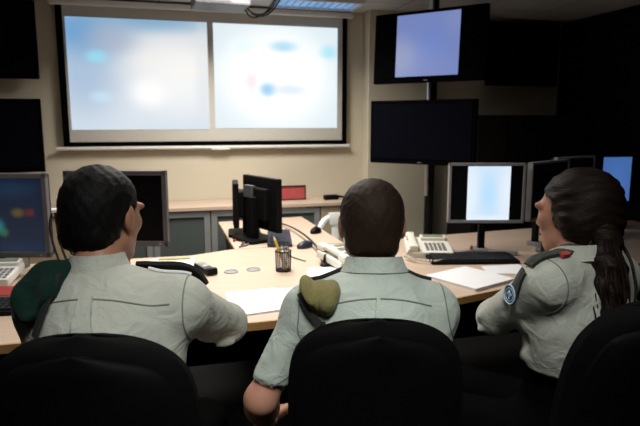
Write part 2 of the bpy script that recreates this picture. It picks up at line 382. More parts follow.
tag(cb.build('cable_bundle', M['rubber'], smooth=True), 'black cables looping from the projector to the ceiling', 'cable')

fx = thing('louvred_ceiling_fixture', 'blue-lit louvred panel in the ceiling above the screen', 'ceiling fixture', (1.13, 4.32, 2.30))
f_ = MB()
for (c, d) in (((0, -.15, -.012), (.66, .02, .024)), ((0, .15, -.012), (.66, .02, .024)), ((-.32, 0, -.012), (.02, .3, .024)), ((.32, 0, -.012), (.02, .3, .024))): f_.box(c, d)
f_.build('frame', M['lampframe'], fx)
MB().box((0, 0, -.004), (.62, .28, .006)).build('panel', picture('cool_fixture_glow', (.10, .30, .62), [(.3, .5, .4, 2, (.20, .45, .80), .8), (.8, .5, .3, 2, (.22, .42, .72), .7)], .9), fx)
l_ = MB()
for k in range(11): l_.box((-.28+.056*k, 0, -.012), (.005, .28, .016))
l_.build('louvres', M['lampframe'], fx)

def ceiling_lamp(label, x, y, w, d, power, col, spread=150):  # out-of-view fixture, added with its area light to light the room
    t = thing('ceiling_lamp', label, 'ceiling lamp', (x, y, H), 0, 'recessed ceiling lamps')
    f = MB()
    for (c, s) in (((0, -d/2, -.01), (w+.04, .02, .02)), ((0, d/2, -.01), (w+.04, .02, .02)), ((-w/2, 0, -.01), (.02, d, .02)), ((w/2, 0, -.01), (.02, d, .02))): f.box(c, s)
    f.build('frame', M['lampframe'], t); MB().box((0, 0, -.004), (w-.02, d-.02, .006)).build('diffuser', M['lamp'], t)
    L = bpy.data.lights.new('lamp_light', 'AREA'); L.shape = 'RECTANGLE'; L.size = w-.04; L.size_y = d-.04; L.energy = power; L.color = col; L.spread = R(spread)
    o = bpy.data.objects.new('lamp_light', L); link(o, t); o.location = (0, 0, -.012)
    return t
ceiling_lamp('recessed lamp in the ceiling over the middle of the desk', .35, 2.45, .6, .6, 17, (1, .95, .88), 130)
ceiling_lamp('recessed lamp in the ceiling over the far desk wing', .45, 3.62, .6, .6, 34, (1, .95, .87), 150)
ceiling_lamp('recessed lamp in the ceiling over the left end of the desk', -1.0, 2.6, .6, .6, 3, (1, .95, .9), 130)
ceiling_lamp('recessed lamp in the ceiling behind the three operators', .2, .3, .6, .6, 19, (.95, 1, .96), 120)

# ------------------------------------------------------------------ wall and pole displays
def tv(name, label, cat, w, h, m_screen, group=None, pict=None):
    t = thing(name, label, cat, group=group)
    MB().box((0, .02, h/2), (w, .04, h), bev=.006).box((0, .05, h/2), (w*.6, .05, h*.6), bev=.01).build('housing', M['gloss'], t)
    MB().box((0, -.002, h/2+.005), (w-.05, .006, h-.06)).build('screen', m_screen, t)
    MB().box((0, -.001, .013), (.03, .006, .006)).build('brand_badge', M['grey'], t)
    if pict:
        px, pz, pw, ph, pm = pict; MB().box((px, -.007, pz), (pw, .004, ph)).build('lit_window', pm, t)
    return t
t = tv('wall_display', 'dark wall display left of the projection screen, upper of the two', 'display', .92, .53, M['tvglass']); t.location = (-1.29, 4.50, 1.722)
MB().box((0, .11, .27), (.3, .08, .25)).build('wall_mount', M['black'], t)
t = tv('wall_display', 'dark wall display left of the projection screen, lower of the two', 'display', .92, .515, M['tvglass']); t.location = (-1.295, 4.50, 1.071)
MB().box((0, .11, .27), (.3, .08, .25)).build('wall_mount', M['black'], t)
t = tv('wall_display', 'dark unlit wall display high up right of the pole-mounted displays', 'display', .70, .53, M['tvglass']); t.location = (3.03, 4.50, 1.735)
MB().box((0, .11, .27), (.3, .08, .25)).build('wall_mount', M['black'], t)
rzT = math.atan2(-.57, .50)
pm = picture('lavender_window', (.20, .27, .60), [(.55, .5, .5, .5, (.18, .27, .66), .8), (.1, .3, .4, .6, (.30, .36, .58), .6), (.95, .85, .35, .4, (.27, .33, .62), .5)], .80)
t = tv('pole_display', 'upper display on the pole showing a square blue-lavender window', 'display', .80, .475, M['gloss'], pict=(.0, .245, .45, .41, pm)); t.location = (1.715, 3.655, 1.69); t.rotation_euler = (R(-3), 0, rzT)
MB().box((.0, .1, .24), (.2, .07, .2)).build('bracket', M['black'], t)
t = tv('pole_display', 'lower black display on the pole, switched off', 'display', .76, .43, M['tvglass']); t.location = (1.66, 3.60, 1.14); t.rotation_euler = (0, 0, rzT)
MB().box((.0, .11, .22), (.2, .09, .2)).build('bracket', M['black'], t)
po = thing('display_pole', 'tall dark pole carrying the two angled displays', 'pole', (1.84, 3.80, 0))
MB().box((.012, 0, H/2), (.034, .05, H), (0, 0, R(-25))).build('column', M['black'], po)
MB().cyl((-.03, -.012, .9), (-.03, -.012, H), .017).build('metal_tube', M['chrome'], po, smooth=True)
MB().cyl((0, 0, 0), (0, 0, .015), .17, n=32).build('base_plate', M['black'], po, smooth=True)
for z_ in (1.33, 1.93): MB().box((-.045, -.04, z_), (.10, .07, .06), (0, 0, rzT)).build('bracket_arm', M['black'], po)

# ------------------------------------------------------------------ low cabinets along the back wall
def cabinet(label, x0, x1, doors, mat_door):
    t = thing('low_cabinet', label, 'cabinet', (x0, 4.25, 0), 0, 'low cabinets along the back wall')
    w = x1-x0; b = MB()
    b.box((.009, .2, .41), (.018, .36, .74)); b.box((w-.009, .2, .41), (.018, .36, .74)); b.box((w/2, .2, .06), (w-.036, .36, .05)); b.box((w/2, .37, .41), (w-.036, .015, .74)); b.box((w/2, .2, .42), (w-.036, .34, .015))
    b.build('carcass', M['panelwood'], t)
    n = doors; dw = w/n
    for k in range(n):
        cx = dw*(k+.5)
        if mat_door == 'glass':
            d = MB(); hh = .73; cz = .415; fw_ = .042
            d.box((cx-dw/2+fw_/2+.003, .008, cz), (fw_, .022, hh)); d.box((cx+dw/2-fw_/2-.003, .008, cz), (fw_, .022, hh)); d.box((cx, .008, cz+hh/2-fw_/2), (dw-.088, .022, fw_)); d.box((cx, .008, cz-hh/2+fw_/2), (dw-.088, .022, fw_))
            do = d.build('door', M['alu'], t); MB().box((cx, .012, cz), (dw-.085, .006, hh-.08)).build('glass_pane', M['glass'], do)
            MB().cyl((cx+dw/2-.024, -.012, cz-.05), (cx+dw/2-.024, -.012, cz+.05), .006).build('handle', M['chrome'], do, smooth=True)
        else:
            do = MB().box((cx, .008, .415), (dw-.006, .02, .73), bev=.002).build('door', M['panelwood'], t); MB().cyl((cx+dw/2-.04, -.012, .35), (cx+dw/2-.04, -.012, .47), .006).build('handle', M['chrome'], do, smooth=True)
    return t
cabinet('low cabinet with two grey-framed frosted glass doors left of the far desk wing', -.515, .304, 2, 'glass')
cabinet('low cabinet with two grey-framed frosted glass doors behind the far desk wing', .309, 1.14, 2, 'glass')
cabinet('low beige wooden cabinet at the right end of the back-wall row', 1.145, 1.60, 1, 'wood')
cabinet('low beige wooden cabinet at the left end of the back-wall row', -1.75, -.52, 3, 'wood')
tag(MB().prism([(-1.76, 4.23), (1.605, 4.23), (1.605, 4.645), (-1.76, 4.645)], .785, .812, bev=.003).build('counter_top', M['desk']), 'long pale wooden top covering the low cabinets under the screen', 'counter top')

sg = thing('red_sign', 'red plaque in a dark frame standing on the cabinet top', 'sign', (.935, 4.45, .812), R(2))
f_ = MB(); 
for (c, d) in (((0, 0, .004), (.28, .018, .008)), ((0, 0, .112), (.28, .018, .008)), ((-.136, 0, .058), (.008, .018, .108)), ((.136, 0, .058), (.008, .018, .108))): f_.box(c, d)
f_.build('frame', M['black'], sg); MB().box((0, .002, .058), (.266, .008, .102)).build('face', M['redsign'], sg)
wt = thing('handheld_radio', 'small black handheld radio lying on the cabinet top right of the red plaque', 'radio', (1.27, 4.40, .812), R(8))
MB().box((0, 0, .02), (.12, .055, .038), bev=.01).build('body', M['black'], wt); MB().tube([(.055, 0, .022), (.12, .0, .016), (.16, .005, .010)], [.011, .006]).build('antenna', M['rubber'], wt, smooth=True); MB().cyl((.058, .018, .02), (.075, .018, .02), .008).build('knob', M['black'], wt, smooth=True)

# dark storage cabinet in the right corner
dc = thing('storage_cabinet', 'tall dark cabinet in the unlit right corner below the high wall display', 'cabinet', (2.42, 4.20, 0))
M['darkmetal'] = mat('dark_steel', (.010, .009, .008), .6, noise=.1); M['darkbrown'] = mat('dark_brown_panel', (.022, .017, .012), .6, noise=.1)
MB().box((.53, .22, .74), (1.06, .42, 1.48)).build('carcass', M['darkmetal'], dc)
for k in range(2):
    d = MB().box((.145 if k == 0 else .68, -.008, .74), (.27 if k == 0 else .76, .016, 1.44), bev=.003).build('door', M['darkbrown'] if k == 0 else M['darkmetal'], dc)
    MB().cyl((.25 if k == 0 else .36, -.03, .75), (.25 if k == 0 else .36, -.03, .90), .006).build('handle', M['darkmetal'], d, smooth=True)

# ------------------------------------------------------------------ desk
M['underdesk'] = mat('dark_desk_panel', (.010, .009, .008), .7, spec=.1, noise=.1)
dk = thing('control_desk', 'long pale beech desk with a wing reaching back to the cabinets', 'desk', (0, 0, 0))
main = [(-1.7, 1.93), (.3, 1.93), (.8, 1.955), (1.09, 2.0), (1.31, 2.06), (1.7, 2.16), (2.2, 2.28), (3.2, 2.45), (3.2, 3.35), (1.75, 3.22), (1.0, 3.13), (.33, 3.13), (.11, 3.04), (-1.7, 3.08)]
MB().prism(main, .703, .73, bev=.003).build('desk_top', M['desk'], dk)
eb = MB()
for (a, b) in zip(main[:7], main[1:8]):
    a = Vector((*a, .7155)); b = Vector((*b, .7155)); d = (b-a); eb.box((a+b)/2 + Vector((0, -.002, 0)), (d.length+.001, .006, .029), (0, 0, math.atan2(d.y, d.x)))
eb.build('edge_band', M['edge'], dk)
MB().prism([(.352, 3.135), (.985, 3.135), (.965, 4.13), (.345, 4.05)], .703, .73, bev=.003).build('wing_top', M['desk'], dk)
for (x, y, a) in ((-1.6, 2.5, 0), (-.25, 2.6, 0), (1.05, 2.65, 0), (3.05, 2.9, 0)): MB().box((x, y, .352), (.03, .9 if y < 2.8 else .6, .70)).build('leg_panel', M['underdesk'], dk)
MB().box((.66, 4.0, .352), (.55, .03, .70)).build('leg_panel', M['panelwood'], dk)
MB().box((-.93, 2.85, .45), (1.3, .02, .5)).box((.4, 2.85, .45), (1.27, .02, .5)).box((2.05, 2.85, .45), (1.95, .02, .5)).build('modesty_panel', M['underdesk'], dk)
for (x, y) in ((.277, 2.641), (.384, 2.654)):
    gr = MB(); gr.lathe([(.001, .0), (.034, .0), (.034, .004), (.029, .005), (.027, .002), (.001, .002)])
    gr.build('cable_grommet', M['silver'], dk, (x, y, .730), smooth=True)

ZD = .7305
# ------------------------------------------------------------------ monitors
def monitor(label, w, h, z0, bez, bm, sm, pict=None, base='plate', rz=RV, loc=(0, 0), tilt=0, group=None):
    t = thing('monitor', label, 'monitor', (*loc, ZD), rz, group)
    fr = MB(); zc = z0+h/2
    fr.box((-(w-bez)/2, 0, zc), (bez, .03, h), bev=.003); fr.box(((w-bez)/2, 0, zc), (bez, .03, h), bev=.003); fr.box((0, 0, z0+h-bez/2), (w, .03, bez), bev=.003); fr.box((0, 0, z0+bez*.6), (w, .03, bez*1.2), bev=.003)
    fr.build('bezel', bm, t)
    MB().box((0, .022, zc), (w-.01, .03, h-.01), bev=.004).box((0, .045, zc), (w*.55, .04, h*.55), bev=.01).build('back_cover', M['black'], t)
    MB().box((0, .000, zc), (w-2*bez+.004, .014, h-2*bez+.004)).build('screen', sm, t)
    MB().cyl((w*.42, -.0165, z0+bez*.6), (w*.42, -.0145, z0+bez*.6), .004, n=10).build('power_button', M['silver'], t)
    if pict: MB().box((pict[0], -.009, pict[1]), (pict[2], .005, pict[3])).build('lit_window', pict[4], t)
    if base == 'plate':
        MB().box((0, .05, (z0+.1)/2), (.05, .025, z0+.1), bev=.004).build('stand_neck', bm, t); MB().prism(rrect(.22, .17, .03), 0, .012, bev=.003).xform(Matrix.Translation((0, .045, 0))).build('stand_base', bm, t)
    else:
        MB().box((0, .06, (z0+.1)/2), (.035, .03, z0+.1), bev=.004).build('stand_neck', M['black'], t)
        MB().box((-.075, -.0, .012), (.20, .03, .018), (0, 0, R(25)), bev=.004).box((.075, -.0, .012), (.20, .03, .018), (0, 0, R(-25)), bev=.004).box((0, .05, .012), (.06, .09, .02), bev=.004).build('stand_base', M['silver'], t)
    return t
pc1 = picture('blurred_colour_desktop', (.008, .022, .060), [(.72, .85, .35, .20, (.012, .05, .11), .7), (.80, .5, .30, .25, (.012, .02, .05), .7), (.56, .36, .11, .17, (.03, .35, .42), .85), (.62, .28, .07, .10, (.06, .30, .10), .6), (.76, .54, .10, .10, (.20, .14, .03), .85), (.87, .54, .07, .09, (.20, .03, .03), .85), (.75, .05, .5, .2, (.010, .04, .10), .7)], .5)
monitor('dark grey monitor at the left edge showing a blurred blue picture with colour spots', .54, .39, .072, .022, M['grey'], pc1, loc=LD(-1.515, 2.62)[:2])
monitor('grey-framed monitor with a black screen behind the left man\'s head', .432, .325, .165, .02, M['grey'], M['mglass'], loc=LD(-.864, 2.43)[:2])
pr1 = picture('pale_blue_window', (.62, .75, .88), [(.5, .5, .35, .75, (.45, .70, .95), .85), (.05, .5, .35, 1, (.80, .88, .95), .6), (.95, .5, .35, 1, (.80, .86, .93), .6), (.5, .02, .9, .12, (.80, .9, .98), .6)], 1.05)
monitor('silver-framed monitor with a bright pale blue window between the middle man and the woman', .40, .315, .168, .014, M['silver'], M['mglass'], pict=(.01, .325, .222, .282, pr1), base='arm', loc=LD(.870, 3.0)[:2])
monitor('dark monitor angled beside the bright monitor, left of the woman\'s head', .44, .315, .168, .013, M['silver'], M['mglass'], base='arm', rz=RV+R(43), loc=LD(1.265, 3.18)[:2])
monitor('dark monitor directly behind the woman\'s head', .40, .315, .172, .013, M['silver'], M['mglass'], base='arm', rz=RV+R(35), loc=LD(1.545, 3.50)[:2])
pr4 = picture('soft_blue_window', (.055, .13, .36), [(.5, .55, .6, .6, (.06, .15, .42), .8), (.5, .0, 1, .2, (.09, .15, .30), .6)], 1.0)
monitor('black monitor with a plain blue window at the far right', .40, .315, .17, .012, M['black'], M['mglass'], pict=(-.01, .325, .20, .29, pr4), base='arm', rz=RV+R(10), loc=LD(1.93, 3.74)[:2])

# two monitors on the far wing, seen edge on
def far_monitor(label, loc, rz, w, h, z0, dark):
    t = thing('desktop_monitor', label, 'monitor', (*loc, ZD), rz)
    MB().box((0, 0, z0+h/2), (w, .035, h), bev=.006).box((0, .03, z0+h/2), (w*.6, .05, h*.6), bev=.012).build('housing', M['black'], t)
    MB().box((0, -.018, z0+h/2), (w-.03, .004, h-.03)).build('screen', M['mglass'], t)
    MB().box((0, .065, (z0+h*.6)/2+.01), (.07, .05, z0+h*.6), bev=.008).build('stand_neck', M['black'], t)
    MB().prism(rrect(.24, .20, .03), 0, .018, bev=.004).xform(Matrix.Translation((0, .05, 0))).build('stand_base', M['black'], t)
    if dark: MB().box((.05, .055, z0+h*.72), (.09, .03, .07)).build('connector_cover', M['grey'], t)
    return t
far_monitor('black monitor on the far desk wing seen edge on, facing the keyboard', (.545, 3.37), R(111), .40, .31, .065, True)
far_monitor('slim black edge-on monitor at the left side of the far desk wing', (.413, 3.56), R(-96), .26, .27, .06, False)

# ------------------------------------------------------------------ keyboards, mice
def keyboard(label, w, d, loc, rz, body, keys, rows=5, cols=16):
    t = thing('keyboard', label, 'keyboard', (*loc, ZD), rz)
    MB().box((0, 0, .011), (w, d, .018), (R(3), 0, 0), bev=.004).box((0, d/2-.02, .004), (w*.9, .02, .008)).build('body', body, t)
    k_ = MB()
    for r in range(rows):
        for c in range(cols):
            x = -w/2+.018+(w-.036)*(c+.5)/cols; y = -d/2+.014+(d-.03)*(r+.5)/rows
            k_.box((x, y, .0235+y*.052), ((w-.036)/cols*.84, (d-.03)/rows*.84, .008), (R(3), 0, 0))
    k_.build('keys', keys, t); MB().box((w*.4, d/2-.008, .026), (.05, .006, .002)).build('indicator_strip', M['grey'], t)
    return t
kdir = math.atan2(-.083, .385)
keyboard('black keyboard on the right part of the desk in front of the bright monitor', .44, .16, (1.475, 2.55), kdir, M['black'], M['keycap'], 6, 18)
keyboard('dark blue keyboard on the far desk wing beside the edge-on monitor', .44, .14, (.640, 3.33), R(80), M['navy'], M['bluecap'])
keyboard('black keyboard at the left edge of the desk beside the left man', .42, .16, (-.74, 2.33), R(-8), M['black'], M['keycap'])
def mouse(label, loc, rz, m=None):
    t = thing('computer_mouse', label, 'mouse', (*loc, ZD), rz)
    s = MB().sphere((0, 0, .008), (.031, .055, .030), 20)
    bmesh.ops.bisect_plane(s.b, geom=list(s.b.verts)+list(s.b.edges)+list(s.b.faces), plane_co=(0, 0, 0.0), plane_no=(0, 0, -1), clear_outer=True)
    s.build('shell', m or M['navy'], t, smooth=True); MB().box((0, .022, .0335), (.006, .016, .008), bev=.002).build('scroll_wheel', M['grey'], t)
    MB().box((-.011, .025, .0325), (.015, .03, .006), (R(-14), R(-12), 0), bev=.002).build('left_button', m or M['navy'], t)
    return t
mouse('dark blue computer mouse nearer to the pencil cup on the desk', (.735, 3.07), R(-60))
mouse('small black computer mouse on the far desk wing beside the white chair', (.905, 3.48), R(-40), M['black'])
tag(MB().tube([(.66, 3.12, .737), (.60, 3.02, .735), (.60, 2.90, .735), (.63, 2.80, .735), (.66, 2.74, .735)], .0028, smooth=3).build('mouse_cable', M['rubber'], smooth=True), 'thin mouse cable curling on the desk beside the pencil cup', 'cable')
tag(MB().tube([(0.723, 3.873, 0.742), (0.769, 3.624, 0.755), (0.781, 3.284, 0.765), (0.77, 2.937, 0.765), (0.74, 2.722, 0.75), (0.713, 2.614, 0.742)], .006, smooth=3).build('gooseneck_cable', M['rubber'], smooth=True), 'thick black cable curving over the desk to the small microphone base', 'cable')
mb_ = thing('microphone_base', 'small black microphone base on the desk left of the white telephone', 'microphone', (.735, 2.645, ZD))
MB().lathe([(.001, 0), (.026, 0), (.026, .008), (.012, .016), (.009, .04), (.001, .042)]).build('base', M['black'], mb_, smooth=True); MB().cyl((0, 0, .04), (0, 0, .055), .007).build('stem', M['rubber'], mb_, smooth=True)

# ------------------------------------------------------------------ pencil cup and its contents
cu = thing('pencil_cup', 'dark wire-mesh pencil cup on the desk between the men', 'pencil cup', (.518, 2.60, ZD))
b = MB()
for k in range(20):
    a = 2*PI*k/20; b.cyl((.035*math.cos(a), .035*math.sin(a), .004), (.037*math.cos(a), .037*math.sin(a), .095), .0014, n=6)
for k in range(10): b.tube([(.0355*math.cos(q*PI/12), .0355*math.sin(q*PI/12), .008+.009*k) for q in range(25)], .0012, n=5)
b.build('mesh_wall', M['wire'], cu); MB().cyl((0, 0, 0), (0, 0, .006), .036).build('bottom', M['wire'], cu, smooth=True)
MB().tube([(.037*math.cos(q*PI/12), .037*math.sin(q*PI/12), .096) for q in range(25)], .003).build('rim', M['black'], cu, smooth=True)
pn = thing('pencil', 'yellow pencil leaning out of the wire-mesh cup', 'pencil', (.53, 2.59, ZD+.008))
d_ = Vector((-.35, .12, 1)).normalized()
MB().cyl((0, 0, 0), d_*.150, .0062, n=6).build('shaft', M['yellow'], pn); MB().cyl(d_*.150, d_*.168, .0062, .001, n=6).build('tip', M['ivory'], pn)
sc = thing('scissors', 'grey-handled scissors standing in the wire-mesh cup', 'scissors', (.520, 2.588, ZD+.008), R(-15))
MB().box((-.003, 0, .04), (.010, .002, .075), (0, R(4), 0)).box((.003, .003, .04), (.010, .002, .075), (0, R(-4), 0)).build('blades', M['chrome'], sc)
for s in (-1, 1): MB().tube([(s*.010+.011*math.cos(q*PI/8), 0, .094+.017*math.sin(q*PI/8)) for q in range(17)], .0028).build('handle', M['silver'], sc, smooth=True)

# ------------------------------------------------------------------ papers, folders
def sheet(name, label, pts, z, th, m=None, cat='paper'):
    return tag(MB().prism(pts, z, z+th).build(name, m or M['paper']), label, cat)
sheet('paper_stack', 'white paper pad on the desk edge between the two men', [(.205, 1.995), (.46, 2.035), (.42, 2.31), (.215, 2.29)], ZD, .006)
sheet('paper_sheet', 'single white sheet under the paper pad, nearest the middle man\'s shoulder', [(.40, 2.11), (.52, 2.09), (.56, 2.30), (.40, 2.31)], ZD, .0012)
sheet('paper_sheet', 'small white note sheet on the desk below the white telephone handset', [(.60, 2.47), (.78, 2.44), (.78, 2.60), (.64, 2.61)], ZD, .0012)
nb = thing('notebook', 'white notepad lying at the desk edge in front of the woman', 'notebook', (1.29, 2.235, ZD), R(22))
MB().prism(rrect(.265, .27, .006), 0, .010).build('pages', M['paper'], nb); MB().prism(rrect(.27, .275, .008), .0102, .0125).build('cover', M['paper'], nb)
sheet('paper_sheet', 'white sheet half hidden behind the woman\'s upper arm', [(1.42, 2.30), (1.62, 2.24), (1.66, 2.42), (1.46, 2.43)], ZD, .0015)
fo = thing('paper_tray', 'flat white tray with an olive strip behind the left man\'s shoulder', 'tray', (.005, 2.70, ZD), R(-4))
MB().box((0, 0, .014), (.21, .36, .028), bev=.004).build('tray', M['ivory'], fo); MB().box((.01, .15, .030), (.15, .03, .004)).build('olive_strip', M['olivestrip'], fo); MB().box((0, -.05, .030), (.17, .22, .003)).build('sheet', M['paper'], fo)

# cordless handset
cp = thing('cordless_handset', 'grey cordless handset lying on the desk right of the left man', 'telephone', (.163, 2.68, ZD), R(17+180))
b = MB().box((0, 0, .014), (.052, .185, .024), bev=.008); b.box((0, .075, .022), (.05, .03, .022), bev=.006); b.build('body', M['black'], cp, smooth=True)
MB().box((0, -.005, .0265), (.042, .15, .003), bev=.001).build('face', M['silver'], cp); MB().box((0, -.035, .0285), (.030, .040, .002)).build('display', M['lcd'], cp)
k_ = MB()
for r in range(4):
    for c in range(3): k_.box((-.012+.012*c, .015+.012*r, .0285), (.009, .008, .003))
k_.build('keypad', M['grey'], cp); MB().sphere((0, -.002, .028), (.012, .008, .003)).build('navigation_key', M['white'], cp, smooth=True)

def desk_phone(label, loc, rz, w=.20, d=.21, body=None, coil=True, tilt=9):
    body = body or M['ivory']
    t = thing('desk_telephone', label, 'telephone', (*loc, ZD), rz)
    T = Matrix.Rotation(R(tilt), 4, 'X')
    MB().box((0, 0, .018), (w, d, .036), bev=.008).xform(Matrix.Translation((0, 0, .014)) @ T).build('base', body, t)
    MB().box((.035, d*.36, .042), (w*.58, .055, .022), bev=.005).xform(Matrix.Translation((0, 0, .014)) @ T).build('display_housing', body, t)
    MB().box((.035, d*.36, .054), (w*.46, .030, .004)).xform(Matrix.Translation((0, 0, .014)) @ T).build('display', M['lcd'], t)
    k_ = MB()
    for r in range(4):
        for c in range(5): k_.box((-.012+.022*c, -.078+.028*r, .0385), (.016, .016, .006), bev=.002)
    k_.xform(Matrix.Translation((0, 0, .014)) @ T).build('keypad', M['silver'], t)
    hs = MB(); x = -w/2+.03
    hs.box((x, 0, .062), (.036, .15, .020), bev=.008); hs.box((x, .085, .053), (.046, .052, .034), bev=.010); hs.box((x, -.085, .053), (.046, .052, .034), bev=.010)
    ho = hs.xform(Matrix.Translation((0, 0, .014)) @ T).build('handset', body, t, smooth=True)
    if coil:
        P = []; path = [Vector((x-.02, -.115, .045)), Vector((x-.05, -.16, .02)), Vector((x-.01, -.215, .014)), Vector((x+.09, -.25, .014)), Vector((x+.13, -.225, .014))]
        for i in range(161):
            f = i/160*(len(path)-1); j = min(int(f), len(path)-2); q = path[j].lerp(path[j+1], f-j); a = i*1.2
            P.append((q.x+.007*math.cos(a), q.y+.004*math.cos(a+1), q.z+.007*math.sin(a)+.002))
        MB().tube(P, .0026, n=6).build('coiled_cord', body, t, smooth=True)
    return t
desk_phone('ivory desk telephone with a display right of the middle man', (1.335, 2.76), R(-17), .235, .235)
t = desk_phone('ivory desk telephone half hidden behind the middle man\'s neck', (.835, 2.66), R(22), .20, .20, coil=False)
MB().box((.03, -.05, .062), (.06, .05, .004), (R(9), 0, 0)).build('red_label', M['red'], t)
desk_phone('pale grey desk telephone at the left edge beside the dark green beret', (-.745, 2.75), R(-8), .19, .20, M['white'], coil=False)
bx = thing('red_notebook', 'red booklet lying between the left telephone and keyboard', 'notebook', (-.665, 2.52, ZD), R(-12))
MB().box((0, 0, .008), (.17, .125, .012)).build('pages', M['paper'], bx); MB().box((0, 0, .0155), (.175, .13, .003)).box((-.087, 0, .008), (.004, .13, .016)).build('cover', M['red'], bx)
rd = thing('marker_pen', 'tiny red-capped pen end sticking up behind the right keyboard', 'pen', (1.56, 2.70, ZD))
MB().cyl((0, 0, 0), (0, 0, .022), .008).build('body', M['grey'], rd, smooth=True); MB().cyl((0, 0, .022), (0, 0, .042), .009, .006).build('red_cap', M['red'], rd, smooth=True)

# cables hanging by the left monitors
CBL = [([(-.50, 2.78, 1.02), (-.515, 2.78, .96), (-.505, 2.78, .88), (-.485, 2.78, .80), (-.470, 2.80, .737)], 'black cable hanging behind the left man\'s head, left of its neighbours'),
       ([(-.49, 2.79, 1.04), (-.485, 2.79, .97), (-.480, 2.79, .90), (-.460, 2.79, .81), (-.435, 2.81, .737)], 'black cable hanging behind the left man\'s head, middle of three'),
       ([(-.48, 2.80, 1.05), (-.460, 2.80, .98), (-.450, 2.80, .90), (-.430, 2.80, .81), (-.400, 2.82, .737)], 'black cable hanging behind the left man\'s head, right of its neighbours')]
for P_, lab in CBL: tag(MB().tube(P_, .0055, smooth=3).build('hanging_cable', M['rubber'], smooth=True), lab, 'cable')
ar = thing('cable_post', 'short grey post with a white pipe between the two left monitors', 'post', (-.36, 2.80, ZD))
MB().cyl((0, 0, 0), (0, 0, .33), .014).build('post', M['grey'], ar, smooth=True); MB().cyl((-.14, -.02, .30), (0.02, 0, .30), .011).build('arm', M['white'], ar, smooth=True); MB().cyl((0, 0, 0), (0, 0, .01), .045).build('foot', M['grey'], ar, smooth=True)

# tangled leads and small bits beside the far monitors
tag(MB().tube([(.40, 3.22, .735), (.43, 3.27, .737), (.40, 3.33, .735), (.45, 3.30, .745), (.44, 3.20, .737), (.38, 3.16, .735)], .005, smooth=3).build('tangled_lead', M['grey'], smooth=True), 'small tangle of grey leads left of the far monitor base', 'cable')
tag(MB().tube([(.40, 3.45, .735), (.42, 3.40, .737), (.39, 3.38, .735), (.37, 3.33, .735)], .006, smooth=3).build('red_lead', M['red'], smooth=True), 'short red lead on the far desk wing', 'cable')

# ------------------------------------------------------------------ white chair beyond the desk
wc = thing('plastic_chair', 'white plastic chair behind the desk at the middle man\'s head', 'chair', (1.27, 3.62, 0), R(8))
b = MB()   # back frame with an open slot, facing the camera side
out = [(-.25, .44), (-.24, .60), (-.20, .74), (-.13, .82), (.13, .82), (.20, .74), (.24, .60), (.25, .44)]
b.tube([(x, .22+(z-.44)*.18, .44+(z-.44)*.85) for x, z in out], .024, n=8, smooth=2)
b.box((0, .225, .47), (.46, .03, .08), (R(-10), 0, 0), bev=.01); b.box((0, .275, .745), (.26, .03, .09), (R(-10), 0, 0), bev=.012)
for s in (-1, 0, 1): b.box((s*.09, .25, .61), (.05, .014, .27), (R(-10), 0, 0), bev=.004)
b.build('backrest', M['white'], wc, smooth=True)
MB().box((0, 0, .44), (.46, .44, .03), bev=.012).build('seat', M['white'], wc)
for sx in (-1, 1):
    for sy in (-1, 1): MB().cyl((sx*.20, sy*.19, .43), (sx*.24, sy*.23, 0), .024, .018).build('leg', M['white'], wc, smooth=True)

